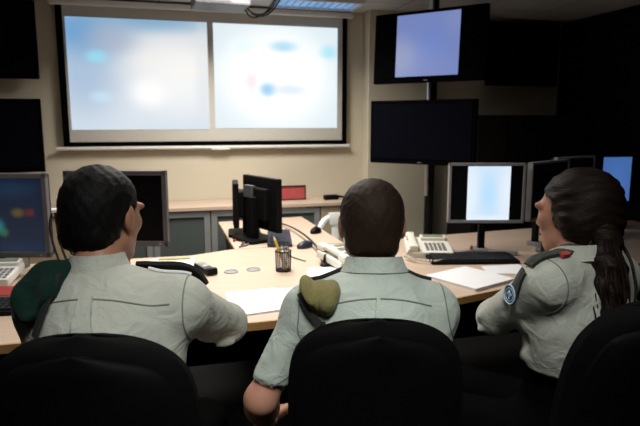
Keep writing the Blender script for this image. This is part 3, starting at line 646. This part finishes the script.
# ------------------------------------------------------------------ office chairs
def back_w(t, hw=.196): return hw*max(0., 1-(1-min(t, .2)/.2)**3)**.4
def office_chair():
    t = thing('office_chair', '', 'office chair')
    def backmesh(hw, y0, y1, z0, z1, rnd):
        b = MB(); rows = 36; cols = 21; F_ = []; B_ = []
        for r in range(rows):
            f = r/(rows-1); z = z1-(z1-z0)*f**1.7; tt = z1-z
            w = min(back_w(tt, hw), hw*(.72+.28*min(1, (z-z0)/.18)**.5) if z-z0 < .18 else hw) if r else hw*.12
            fr, br = [], []
            for c in range(cols):
                u = -1+2*c/(cols-1); x = w*u; curve = .035*(u*u) + .03*math.cos((z-.75)*5)
                e = rnd*(1-min(1, (1-abs(u)**4)*1.0)) ; ez = rnd*max(0, 1-min(1, min(tt, z-z0)/.03))
                ee = max(e, ez); zz = z-.012*abs(u)**2*max(0, 1-tt/.08)
                fr.append(b.b.verts.new((x, y0+curve-ee, zz))); br.append(b.b.verts.new((x, y1+curve+ee, zz)))
            F_.append(fr); B_.append(br)
        for A in (F_, B_):
            for r in range(rows-1):
                for c in range(cols-1): b.b.faces.new((A[r][c], A[r][c+1], A[r+1][c+1], A[r+1][c]))
        for r in range(rows-1):
            for c in (0, cols-1): b.b.faces.new((F_[r][c], F_[r+1][c], B_[r+1][c], B_[r][c]))
        for r in (0, rows-1):
            for c in range(cols-1): b.b.faces.new((F_[r][c], F_[r][c+1], B_[r][c+1], B_[r][c]))
        return b
    # forward is +y: cushion faces +y, shell faces -y
    backmesh(.196, -.195, -.250, .50, 1.00, .018).build('backrest', M['chairfab'], t, smooth=True)
    backmesh(.178, -.252, -.270, .52, .975, .006).build('back_shell', M['chairplast'], t, smooth=True)
    b = MB().box((0, -.275, .60), (.09, .025, .34), (R(4), 0, 0), bev=.006); b.box((0, -.16, .425), (.08, .26, .025), bev=.005); b.build('back_spine', M['chairplast'], t)
    MB().prism(rrect(.47, .46, .10), .44, .505, bev=.02).build('seat', M['chairfab'], t, (0, .02, 0), smooth=True)
    MB().cyl((0, 0, .10), (0, 0, .43), .028).cyl((0, 0, .10), (0, 0, .26), .04).build('gas_column', M['chairplast'], t, smooth=True)
    MB().box((0, 0, .428), (.18, .2, .03), bev=.008).build('mechanism', M['chairplast'], t)
    for k in range(5):
        a = 2*PI*k/5+.3; c, s = math.cos(a), math.sin(a)
        sp = MB().tube([(.02*c, .02*s, .11), (.16*c, .16*s, .095), (.23*c, .23*s, .075)], [.03, .018]).build('base_spoke', M['chairplast'], t, smooth=True)
        MB().cyl((.23*c-.022*s, .23*s+.022*c, .028), (.23*c-.006*s, .23*s+.006*c, .028), .028).cyl((.23*c+.006*s, .23*s-.006*c, .028), (.23*c+.022*s, .23*s-.022*c, .028), .028).build('caster', M['black'], sp, smooth=True)
    return t
ch = office_chair()
specs = [('black office chair with a high rounded back behind the left man', LD(-.425, 1.185), RV, 1.05), ('black office chair with a high rounded back behind the middle man', LD(.124, 1.385), RV, 1.008), ('black office chair the woman leans in at the right', LD(.630, 1.47), RV+R(22), 1.05)]
for i, (lab, loc, rz, s) in enumerate(specs):
    o = ch if i == 0 else copy_tree(ch)
    o.location = loc; o.rotation_euler = (0, 0, rz); o.scale = (1, 1, s); tag(o, lab, 'office chair', 'office chairs of the three operators')
    if i == 2:                                                      # her backrest is tilted back
        m_ = Matrix.Rotation(R(10), 4, 'X'); h_ = Vector((0, -.2, .48)); lc = h_ - m_ @ h_
        for c_ in o.children:
            if c_.name.startswith('back'): c_.location = lc; c_.rotation_euler = (R(10), 0, 0)

# ------------------------------------------------------------------ people
def rotm(yaw, pitch=0, roll=0): return np.array((Matrix.Rotation(yaw, 3, 'Z') @ Matrix.Rotation(pitch, 3, 'X') @ Matrix.Rotation(roll, 3, 'Y')))
def add_hand(S, wrist, dirv, palm, curl=.5, side=1, sc=1.):
    """palm + four unequal bent fingers + thumb. dirv: along the hand; palm: palm normal; side: thumb side."""
    d = np.array(dirv, float); d /= np.linalg.norm(d); n = np.array(palm, float); n -= d*(n@d); n /= np.linalg.norm(n); x = np.cross(d, n)*side
    w = np.array(wrist, float); k = w+d*.085*sc
    for i, off in enumerate((.028, .010, -.009, -.027)): S.u(Cap(w+x*off*.6, k+x*off, .015, .0115), .012)
    for i, (off, ln) in enumerate(((.030, .92), (.010, 1.), (-.010, .94), (-.029, .76))):
        p = k+x*off; a = 0.; dd = d
        for seg, L in enumerate((.042, .027, .021)):
            a += curl*(.55 if seg == 0 else .75); dd = d*math.cos(a)+n*math.sin(a)+x*off*1.2; dd = dd/np.linalg.norm(dd)
            q = p+dd*L*ln*sc; S.u(Cap(p, q, .0092-.0008*seg, .0086-.0008*seg), .004); p = q
    b = w+x*.022+d*.022; t1 = b+(x*.75+d*.6+n*.25)*.042; t2 = t1+(x*.25+d*.85+n*.4)*.030; t3 = t2+(d*.8+n*.55-x*.1)*.024
    S.u(Cap(b, t1, .016, .0115), .012); S.u(Cap(t1, t2, .0105, .0095), .005); S.u(Cap(t2, t3, .0095, .008), .005)
def head_prims(S, c, Rm, female=False, s=1.):
    def w(p): return np.array(c)+Rm@(np.array(p)*s)
    def e(p, r, k): S.u(EllM(w(p), np.array(r)*s, Rm), k)
    e((0, -.016, .034), (.074, .094, .080), .02); e((0, .034, -.018), (.060, .062, .082), .03)
    S.u(Cap(w((0, .055, -.085)), w((0, .045, -.06)), .028, .04), .03)
    for sx in (-1, 1):
        S.u(Cap(w((sx*.048, .0, -.055)), w((sx*.022, .062, -.088)), .020, .018), .03); e((sx*.036, .068, -.012), (.022, .020, .020), .02)
        e((sx*.032, .082, .030), (.026, .014, .010), .012)
        e((sx*.076, -.010, -.004), (.007, .020, .032), .006); e((sx*.080, -.018, .002), (.006, .014, .026), .006); e((sx*.030, .070, .010), (.016, .014, .011), .008)
    S.u(Cap(w((0, .088, .014)), w((0, .106, -.024)), .007, .0095), .010); e((.010, .096, -.029), (.008, .010, .007), .006); e((-.010, .096, -.029), (.008, .010, .007), .006)
    e((0, .088, -.052), (.024, .013, .006), .006); e((0, .086, -.062), (.021, .013, .007), .006)
class EllM(Ell):
    def __init__(s, c, r, m): s.c = np.array(c, float); s.r = np.array(r, float); s.m = np.array(m); e = np.abs(s.m)@s.r; s.lo = s.c-e; s.hi = s.c+e
def face_parts(body, c, Rm, browm, s=1.):
    def w(p): return tuple(np.array(c)+Rm@(np.array(p)*s))
    for sx in (-1, 1):
        ey = MB().sphere(w((sx*.030, .077, .012)), .0115).build('eye', M['eye'], body, smooth=True); MB().sphere(w((sx*.030, .0855, .012)), .0048, 10).build('iris', M['iris'], ey, smooth=True)
        MB().tube([w((sx*.014, .095, .032)), w((sx*.030, .096, .037)), w((sx*.048, .083, .033))], .0035, smooth=1).build('eyebrow', browm, body, smooth=True)
    MB().tube([w((-.021, .096, -.057)), w((0, .1015, -.056)), w((.021, .096, -.057))], .0035, smooth=2).build('lips', M['lip'], body, smooth=True)

def person(label, root, rz, J, skinm, shirtm, hair_fn, hairm, folds, sleeves, female=False):
    """J: joints in the person's own frame (x right, y forward, z up, origin on the floor below the pelvis)."""
    t = thing('person', label, 'person', root, rz)
    N = np.array(J['neck']); hc = np.array(J['head']); Rm = rotm(*J['hrot']); sh = {1: np.array(J['shR']), -1: np.array(J['shL'])}
    el = {1: np.array(J['elR']), -1: np.array(J['elL'])}; wr = {1: np.array(J['wrR']), -1: np.array(J['wrL'])}
    pel = np.array(J['pelvis']); ch_ = np.array(J['chest']); k = .93 if female else 1.
    # ---- continuous body
    B = Shape()
    B.u(Ell(pel, (.145*k, .105, .10)), .03).u(Cap(pel, ch_, .10*k, .105*k), .05).u(Ell(ch_, (.135*k, .09, .15)), .05)
    B.u(Cap(sh[-1], sh[1], .042, .042), .04)
    nb = N+np.array((0, -.005, -.03)); B.u(Cap(ch_+np.array((0, 0, .06)), nb, .06, .052*k), .04); B.u(Cap(nb, hc+Rm@np.array((0, -.028, -.045)), .056*k, .052*k), .03)
    for s in (1, -1):
        B.u(Cap(sh[s], el[s], .044*k, .036*k), .03); m = el[s]+(wr[s]-el[s])*.3; B.u(Cap(el[s], m, .038*k, .040*k), .02); B.u(Cap(m, wr[s], .040*k, .024*k), .02)
        hd = J['hd'][s]; add_hand(B, wr[s], hd[0], hd[1], hd[2], hd[3])
        hip = pel+np.array((s*.085, .02, -.02)); kn = np.array((s*.12, pel[1]+.44, .50)); an = np.array((s*.13, pel[1]+.47, .09))
        B.u(Cap(hip, kn, .075, .05), .04); B.u(Cap(kn, an, .05, .034), .03); B.u(Cap(an, an+np.array((0, .15, -.05)), .032, .025), .03)
    head_prims(B, hc, Rm, female, .94 if female else 1.)
    body = sdf_obj('body', B, .0055, skinm, t); face_parts(body, hc, Rm, hairm, .94 if female else 1.)
    # ---- trousers and shoes
    T = Shape(); T.u(Ell(pel+np.array((0, 0, -.0)), (.168*k, .128, .115)), .03).u(Cap(pel, pel+(ch_-pel)*.6, .13*k, .120*k), .04)
    for s in (1, -1):
        hip = pel+np.array((s*.085, .02, -.015)); kn = np.array((s*.12, pel[1]+.44, .50)); an = np.array((s*.13, pel[1]+.47, .12))
        T.u(Cap(hip, kn, .092, .068), .04); T.u(Cap(kn, an, .068, .052), .03)
    zt = J.get('hemz', pel[2]+.12)+.03; T.cut(lambda P: P[..., 2]-zt); sdf_obj('trousers', T, .010, M['trousers'], t)
    for s in (1, -1):
        an = np.array((s*.13, pel[1]+.47, .06)); S = Shape(); S.u(Cap(an+np.array((0, -.03, -.015)), an+np.array((0, .15, -.022)), .045, .040), .03).u(Cap(an+np.array((0, -.01, 0)), an+np.array((0, 0, .06)), .046, .044), .03); S.cut(lambda P: -P[..., 2]+.004)
        sdf_obj('shoe', S, .008, M['shoe'], t)
    # ---- shirt
    S = Shape(); q = J['shirt']
    S.u(Ell(pel+np.array((0, 0, .10)), (.168*k, .128, .14)), .03).u(Cap(pel+np.array((0, 0, .1)), ch_, .125*k, .125*k), .06).u(Ell(ch_, q['chest']), .06)
    S.u(Cap(sh[-1], sh[1], q['shr'], q['shr']), .05)
    for s in (1, -1): S.u(Cap(N+np.array((s*.02, -.015, -.03)), sh[s]+np.array((-s*.03, 0, .012)), .052, .046), .04)
    for s in (1, -1):
        e2, rr, re = sleeves[s]; end = el[s] if e2 is None else np.array(e2); a = sh[s]
        S.u(Cap(a, end, rr, re), .035)
        if J.get('cuff', {}).get(s): f = J['cuff'][s]; S.u(Cap(end, end+(wr[s]-end)*f, re, re*.96), .02)
    S.u(Ell(ch_+np.array((0, .03, .02)), (.12*k, .115, .12)), .05)
    zb = J.get('hemz', pel[2]+.07)+.06
    cuts = []
    for s in (1, -1):
        if s in J.get('hem', {}):
            hp, hn = np.array(J['hem'][s][0]), np.array(J['hem'][s][1]); hn = hn/np.linalg.norm(hn)
            S.cut(lambda P, hp=hp, hn=hn: np.where(vlen(P-hp) < .13, (P-hp)@hn, -1.))
    S.cut(lambda P: zb-.06-P[..., 2])
    nk = nb+np.array((0, .02, 0))
    S.folds = [(a_, b_, m_*3.4, w_*.85) for a_, b_, m_, w_ in folds]; shirt = sdf_obj('shirt', S, .0062, shirtm, t)
    # ---- collar: stand band and turned-down fall round the neck
    b = MB(); n = 40; rows = []
    ax = np.array(J['neckaxis'], float); ax /= np.linalg.norm(ax); ux = np.array((1., 0, 0)); ux -= ax*(ux@ax); ux /= np.linalg.norm(ux); uy = np.cross(ax, ux)
    cz = np.array(J['collar'])
    cs = J.get('cs', 1.); prof = [(a_*cs, b_) for a_, b_ in [(.058, -.022), (.059, .020), (.063, .028), (.067, .028), (.076, .004), (.083, -.008), (.079, -.011), (.070, .005)]]
    for i in range(n+1):
        a = PI/2+.22+(2*PI-.44)*i/n; row = []
        for (r, z) in prof:
            fr = max(0, math.sin(a)); p = cz+ux*math.cos(a)*r*1.02+uy*(math.sin(a)*r*1.02)+ax*(z-.022*fr)
            row.append(b.b.verts.new(p))
        rows.append(row)
    for A, B2 in zip(rows, rows[1:]):
        for k_ in range(len(prof)): b.b.faces.new((A[k_], A[(k_+1) % len(prof)], B2[(k_+1) % len(prof)], B2[k_]))
    b.b.faces.new(rows[0]); b.b.faces.new(rows[-1][::-1]); b.build('collar', shirtm, shirt, smooth=True)
    # ---- hair
    Hs = hair_fn(hc, Rm); hair = sdf_obj('hair', Hs, .0055, hairm, t)
    return t, shirt, S, body, hair

def short_hair(front=.045, nape=-.075, thick=.0, bumpy=.0016):
    def fn(c, Rm):
        S = Shape()
        def w(p): return np.array(c)+Rm@np.array(p)
        S.u(EllM(w((0, -.022, .034)), (.083+thick, .098+thick, .088+thick), Rm), .02); S.u(EllM(w((0, -.045, -.015)), (.071+thick, .070+thick, .075), Rm), .03)
        S.u(Cap(w((-.03, -.070, -.05)), w((.03, -.070, -.05)), .030, .030), .02)
        def cutf(P):
            p = (P-np.array(c))@Rm
            face = np.minimum(p[..., 1]-(front+.02), .3*(p[..., 2]-.052)+0.0) if False else None
            # hairline: forward limit depends on height; lower limit is the nape; open round the ears
            fwd = p[..., 1]-np.where(p[..., 2] > .055, front+.045*np.clip((p[..., 2]-.055)/.04, 0, 1), np.where(p[..., 2] > .0, .022, -.020))
            low = nape-p[..., 2]
            ear = .030-np.sqrt(((p[..., 1]+.004)/1.0)**2+((p[..., 2]+.012)/1.3)**2); ear = np.where(np.abs(p[..., 0]) > .05, ear, -1)
            return np.maximum(np.maximum(fwd, low), ear)
        S.cut(cutf)
        S.fn = lambda P: bumpy*(np.sin(P[..., 0]*310+np.sin(P[..., 2]*120)*2)*np.sin(P[..., 2]*260+P[..., 1]*140)+.6*np.sin(P[..., 0]*150+P[..., 1]*170)*np.sin(P[..., 2]*130))
        return S
    return fn

# ---- left man
J1 = dict(pelvis=(0, .07, .58), chest=(0, .075, .915), neck=(-.023, .13, 1.085), head=(-.038, .205, 1.198), hrot=(R(-14), R(-10)), shR=(.160, .115, 1.005), shL=(-.140, .10, 1.005),
          elR=(.228, .335, .885), elL=(-.18, .29, .86), wrR=(.055, .51, .81), wrL=(-.05, .52, .80), hd={1: ((-.5, .8, -.2), (0, -.3, -1), .35, -1), -1: ((.5, .8, -.2), (0, -.3, -1), .35, 1)},
          shirt=dict(chest=(.178, .122, .185), shr=.062), cuff={1: .35, -1: .5}, cs=.86, neckaxis=(-.05, .10, .99), collar=(-.025, .125, 1.098))
f1 = [((-.02, -.03, .99), (-.13, .0, .93), .006, .016), ((.03, -.03, .985), (.12, .0, .94), .006, .016), ((.05, -.02, .96), (.16, .03, .90), .007, .018), ((-.05, -.03, .96), (-.16, .03, .89), .007, .018),
      ((.06, .0, 1.02), (.16, .06, .99), -.005, .014), ((-.05, .0, 1.02), (-.13, .05, 1.0), -.005, .014), ((.17, .12, .94), (.23, .22, .93), .007, .016), ((.17, .16, .91), (.25, .25, .88), -.007, .014), ((.20, .22, .86), (.27, .29, .85), .007, .013), ((.22, .30, .93), (.28, .31, .87), .006, .012), ((.24, .34, .92), (.28, .36, .86), -.006, .012),
      ((.0, -.04, .93), (.10, .0, .90), .006, .016), ((-.02, .07, 1.08), (.10, .10, 1.05), .004, .014)]
pA, shA, SA, bodyA, hairA = person('man at the left with black hair and grey khaki shirt, seen from behind', LD(-.48, 1.16), RV, J1, M['skin1'], M['shirt'], short_hair(.05, -.088, .0), M['hairblack'], f1, {1: (None, .064, .052), -1: (None, .062, .052)})
# ---- middle man
J2 = dict(pelvis=(0, .115, .58), chest=(.003, .075, .885), neck=(.004, .14, 1.055), head=(.003, .205, 1.160), hrot=(R(-4), R(-8)), shR=(.143, .11, .965), shL=(-.160, .11, .965),
          elR=(.16, .32, .79), elL=(-.272, .045, .765), wrR=(.02, .50, .765), wrL=(-.278, .20, .625), hd={1: ((-.4, .8, -.1), (0, -.2, -1), .4, -1), -1: ((.55, .80, .02), (.3, -.3, -.9), .5, 1)},
          shirt=dict(chest=(.182, .122, .185), shr=.060), hem={-1: ((-.243, .060, .808), (-.28, -.16, -.95))}, neckaxis=(0, .18, .98), collar=(.004, .140, 1.066))
f2 = [((-.03, -.03, .97), (-.14, .02, .90), .006, .016), ((.03, -.03, .96), (.13, .0, .93), .006, .016), ((.05, -.02, .94), (.17, .05, .88), .007, .017), ((-.18, .06, .93), (-.25, .04, .86), .005, .014), ((-.17, .03, .91), (-.21, .02, .83), -.006, .014), ((-.22, .08, .92), (-.27, .07, .83), .005, .012), ((.0, .08, 1.06), (.10, .10, 1.02), .004, .013)]
pB, shB, SB, bodyB, hairB = person('man in the middle with short brown hair and green-grey short-sleeved shirt', LD(.13, 1.25), RV, J2, M['skin2'], M['shirt2'], short_hair(.045, -.070, -.002, .0012), M['hairbrown'], f2, {1: (None, .058, .050), -1: ((-.252, .055, .80), .054, .046)})

# ---- woman
def long_hair(c, Rm):
    S = Shape()
    def w(p): return np.array(c)+Rm@(np.array(p)*.95)
    S.u(EllM(w((0, -.024, .034)), (.084, .102, .088), Rm), .02); S.u(EllM(w((0, -.018, -.008)), (.093, .052, .060), Rm), .015); S.u(EllM(w((0, -.040, -.025)), (.088, .070, .085), Rm), .03)
    S.u(EllM(w((0, -.09, -.03)), (.045, .030, .045), Rm), .03)
    def cutf(P):
        p = (P-np.array(c))@Rm
        fwd = p[..., 1]-np.where(p[..., 2] > .05, .05+.045*np.clip((p[..., 2]-.05)/.04, 0, 1), np.where(p[..., 2] > -.03, .030, .008))
        return np.maximum(fwd, -.105-p[..., 2])
    S.cut(cutf)
    S.fn = lambda P: .0025*np.sin(((P-np.array(c))@Rm)[..., 2]*220+np.sin(P[..., 0]*60)*2)*np.sin(P[..., 0]*60+P[..., 1]*50)
    return S
J3 = dict(pelvis=(0, .0, .58), chest=(.005, -.035, .905), neck=(-.025, -.03, 1.085), head=(.018, .010, 1.183), hrot=(R(8), R(-8)), shR=(.158, -.04, 1.0), shL=(-.150, -.035, 1.028),
          elR=(.20, .16, .83), elL=(-.108, .150, .882), wrR=(.25, .24, .69), wrL=(.15, .31, .815), hd={1: ((.8, .5, -.2), (0, -.2, -1), .4, -1), -1: ((.55, .8, -.2), (0, -.3, -1), .4, 1)},
          hemz=.785, shirt=dict(chest=(.170, .118, .18), shr=.055), cuff={-1: .12}, neckaxis=(0, .12, .99), collar=(-.025, -.032, 1.088))
f3 = [((-.16, .0, .95), (-.16, .09, .94), .005, .014), ((-.18, .06, .95), (-.12, .10, .90), -.006, .013), ((-.15, .02, .90), (-.08, -.08, .88), .009, .018), ((-.14, .03, .86), (-.05, -.10, .84), -.008, .016), ((-.15, .06, .82), (-.06, -.10, .80), .009, .018), ((-.13, .07, .78), (-.05, -.10, .77), -.007, .016), ((-.10, -.10, 1.0), (.03, -.14, .96), .006, .016), ((-.12, .13, .93), (-.18, .17, .88), .005, .012), ((-.12, .16, .86), (-.18, .16, .85), .006, .010)]
pC, shC, SC, bodyC, hairC = person('woman at the right with dark ponytail and grey khaki shirt, facing left', LD(.665, 1.49), RV+R(35), J3, M['skin3'], M['shirt'], long_hair, M['hairlong'], f3, {1: (None, .056, .050), -1: (None, .058, .048)}, True)

# ponytail: wavy locks from the back of the head down the back (a part of her hair)
hcw = np.array(J3['head']); RmC = rotm(*J3['hrot'])
def hw(p): return hcw+RmC@np.array(p)
st = hw((-.035, -.085, -.045)); rng = random.Random(3)
PT = Shape(); 
mid_ = np.array((-.03, -.112, 1.06)); end_ = np.array((-.075, -.160, .965))
PT.u(Cap(st, mid_, .036, .040), .02); PT.u(Cap(mid_, end_, .040, .018), .02)
PT.fn = lambda P: .005*np.sin(P[..., 2]*90+P[..., 0]*40)+.003*np.sin(P[..., 0]*240+P[..., 1]*200+np.sin(P[..., 2]*70)*2)
pt = sdf_obj('ponytail', PT, .005, M['hairlong'], hairC)
lk = MB()
for k in range(46):
    a = rng.uniform(0, 2*PI); r = rng.uniform(.015, .042); o = np.array((math.cos(a)*r, math.sin(a)*r, 0)); ph = rng.uniform(0, 6); ln = rng.uniform(.75, 1.12)
    pts = []
    for i in range(15):
        f = i/14*ln; base = st+(mid_-st)*min(1, f*2) if f < .5 else mid_+(end_-mid_)*(f-.5)*2
        wv = .010*math.sin(ph+f*13)*min(1, f*2); pts.append(base+o*(.55+.7*math.sin(min(1, f)*PI)+.5*f)+np.array((wv, .5*wv, 0)))
    lk.tube(pts, [.0045, .0015], n=5, smooth=1)
lk.build('hair_locks', M['hairlong'], pt, smooth=True)
MB().tube([tuple(st+np.array((math.cos(q*PI/8)*.034, math.sin(q*PI/8)*.034, -.012))) for q in range(17)], .006).build('hair_tie', M['strapblack'], hairC, smooth=True)

# ---- shirt details
def yoke(S, shirt, z, xs, y, dip=.0):
    pts = [(x, y, z-dip*(1-(x/.17)**2)) for x in np.linspace(xs[0], xs[1], 9)]
    ribbon('yoke_seam', S, pts, .0026, .0010, M['seam'], shirt, off=.001, res=60)
yoke(SA, shA, 1.062, (-.155, .175), -.01); yoke(SB, shB, 1.036, (-.155, .150), -.01)
for (S, sh, z, x, m) in ((SA, shA, 1.058, -.003, M['shirt']), (SB, shB, 1.032, .0, M['shirt2'])):
    ribbon('box_pleat', S, [(x, .0, z), (x, -.025, z-.05), (x, -.045, z-.12)], lambda f: (.024+.024*f) if m is M['shirt'] else (.006+.022*f), .011, m, sh, off=.0005, res=14)
def armseam(S, shirt, s, sj, m):
    a = [(sj[0]+s*.018, sj[1]+.065*math.cos(q), sj[2]+.065*math.sin(q)) for q in np.linspace(PI*.45, PI*1.45, 12)]
    ribbon('armhole_seam', S, a, .003, .0012, M['seam'], shirt, res=30)
armseam(SA, shA, 1, J1['shR'], 0); armseam(SB, shB, -1, J2['shL'], 0); armseam(SB, shB, 1, J2['shR'], 0); armseam(SC, shC, -1, J3['shL'], 0)
ribbon('cuff_seam', SB, [(-.247+.056*math.cos(q), .055-.03+.05*math.sin(q), .832+.012*math.sin(q)) for q in np.linspace(PI*.7, PI*2.1, 12)], .0035, .0012, M['seam'], shB, res=30)
# epaulettes
e = ribbon('epaulette', SA, [(.055, .16, 1.10), (.11, .16, 1.08), (.165, .165, 1.065), (.20, .175, 1.03)], .05, .006, M['strapblack'], shA, off=.004, lift=lambda f: .016*math.sin(PI*f))
ribbon('strap_lining', SA, [(.09, .135, 1.10), (.14, .135, 1.08), (.175, .14, 1.06)], .03, .003, M['paper'], shA, off=.003)
ribbon('epaulette', SA, [(-.085, .14, 1.10), (-.13, .13, 1.08), (-.17, .12, 1.06)], .05, .006, M['strapblack'], shA, off=.012)
ribbon('epaulette', SB, [(-.055, .17, 1.08), (-.10, .16, 1.06), (-.16, .14, 1.04)], .05, .006, M['strapblack'], shB, off=.004)
ribbon('epaulette', SB, [(.065, .18, 1.08), (.105, .18, 1.06), (.145, .18, 1.04)], .05, .006, M['strapblack'], shB, off=.004)
eC = ribbon('epaulette', SC, [(-.060, -.035, 1.11), (-.10, -.035, 1.11), (-.150, -.025, 1.09), (-.185, -.005, 1.07)], .052, .006, M['strapgreen'], shC, off=.004)
tb = ribbon('shoulder_tab', SC, [(-.195, .002, 1.06), (-.205, .020, 1.03), (-.208, .034, 1.005)], .036, .005, M['strapgreen'], shC, off=.003)
ribbon('red_emblem', SC, [(-.108, -.055, 1.10), (-.122, -.055, 1.095), (-.138, -.052, 1.09)], .014, .0085, M['embred'], eC, off=.004, res=8)
# round blue patch with a pale ring and emblem
pc, nrm = SC.project(np.array([[-.212, .044, .992]]), .008)
pa = Vector(pc[0]); nv = Vector(nrm[0]); q = nv.to_track_quat('Z', 'Y').to_matrix().to_4x4()
MX = Matrix.Translation(pa) @ q
po_ = MB().lathe([(.001, -.001), (.026, -.001), (.026, .003), (.001, .0035)]).xform(MX).build('arm_patch', M['patchblue'], shC, smooth=True)
po_['label'] = 'round blue patch with a pale ring'
MB().tube([(.024*math.cos(k*PI/14), .024*math.sin(k*PI/14), .003) for k in range(29)], .0022).xform(MX).build('ring', M['patchring'], po_, smooth=True)
MB().tube([(.017*math.cos(k*PI/14), .017*math.sin(k*PI/14), .003) for k in range(29)], .001).box((0, 0, .0035), (.004, .022, .002)).box((-.006, .002, .0035), (.010, .004, .002), (0, 0, R(35))).box((.006, .002, .0035), (.010, .004, .002), (0, 0, R(-35))).sphere((0, .006, .004), .004, 8).xform(MX).build('emblem', M['patchring'], po_)

# watch bracelet on the middle man's wrist
wl = np.array(J2['elL'])+(np.array(J2['wrL'])-np.array(J2['elL']))*.86; wd = Vector(np.array(J2['wrL'])-np.array(J2['elL'])).normalized(); qq = wd.to_track_quat('Z', 'Y').to_matrix()
MB().tube([tuple(Vector(wl)+qq @ Vector((.030*math.cos(k*PI/10), .030*math.sin(k*PI/10), 0))) for k in range(21)], .004).build('bracelet', M['chrome'], bodyB, smooth=True)

# ---- berets tucked under the left shoulder straps (things of their own)
def beret(name, label, S, prims, root, rz, m, offset, fn, ribs, kk=.02):
    t = thing(name, label, 'beret', root, rz)
    B = Shape()
    for p in prims: B.u(p, kk)
    B.cut(lambda P: -(S.ev(P)-.003)); B.cut(lambda P: S.ev(P)-offset); B.fn = fn
    sdf_obj('wool_body', B, .005, m, t)
    if ribs: ribbon('leather_band', S, ribs[0], .013, .006, M['strapblack'], t, off=ribs[1], res=20)
    return t
tA = beret('green_beret', 'dark green beret folded over the left man\'s left shoulder', SA,
    [Ell((-.118, .06, 1.065), (.055, .085, .050)), Ell((-.128, .03, 1.045), (.046, .070, .046), (0, R(12), 0)), Ell((-.09, .09, 1.08), (.04, .06, .04))],
    LD(-.48, 1.16), RV, M['beretgreen'], .028, lambda P: .004*np.sin(P[..., 2]*70+P[..., 0]*55)+.003*np.sin(P[..., 1]*90-P[..., 2]*50), ([(-.070, .05, 1.08), (-.077, .0, 1.04), (-.086, -.02, 1.01), (-.092, -.03, .985)], .016))
tB = beret('olive_beret', 'olive green beret tucked under the middle man\'s left shoulder strap', SB,
    [Ell((-.128, .06, 1.014), (.038, .060, .042)), Ell((-.110, .045, 1.018), (.028, .066, .040), (0, R(20), 0)), Ell((-.152, .065, 1.026), (.018, .070, .042), (0, R(-28), 0))],
    LD(.13, 1.25), RV, M['beretolive'], .040, lambda P: .0015*np.sin(P[..., 2]*90+P[..., 0]*60), ([(-.175, .06, 1.02), (-.160, .02, .995), (-.135, -.02, .975)], .010), .003)
ri = MB()
for dx in (-.006, .008): ri.tube([tuple(v) for v in SB.project(np.array([(-.138, -.02, .985), (-.142+dx, -.03, .96), (-.146+dx*1.6, -.03, .925)]), .006)[0]], .006, smooth=1)
ri.build('ribbon_tails', M['strapblack'], tB, smooth=True)

# ------------------------------------------------------------------ camera, world, view
cam = bpy.data.cameras.new('camera'); co = bpy.data.objects.new('camera', cam); C.objects.link(co)
co.location = (0, 0, 1.42); co.rotation_euler = (R(90-8.9), 0, R(-15)); cam.sensor_width = 36; cam.lens = 36*577/640; cam.clip_start = .05
cam.dof.use_dof = True; cam.dof.focus_distance = 1.45; cam.dof.aperture_fstop = 5.6
bpy.context.scene.camera = co
w = bpy.data.worlds.new('world'); bpy.context.scene.world = w; w.use_nodes = True
w.node_tree.nodes['Background'].inputs['Color'].default_value = (.02, .022, .025, 1); w.node_tree.nodes['Background'].inputs['Strength'].default_value = .3
sc_ = bpy.context.scene; vs = sc_.view_settings
vs.view_transform = 'Standard'; vs.look = 'None'; vs.gamma = 1; vs.use_curve_mapping = False; vs.exposure = 0.03
try:
    sc_.cycles.use_denoising = True; sc_.cycles.max_bounces = 6
except Exception: pass
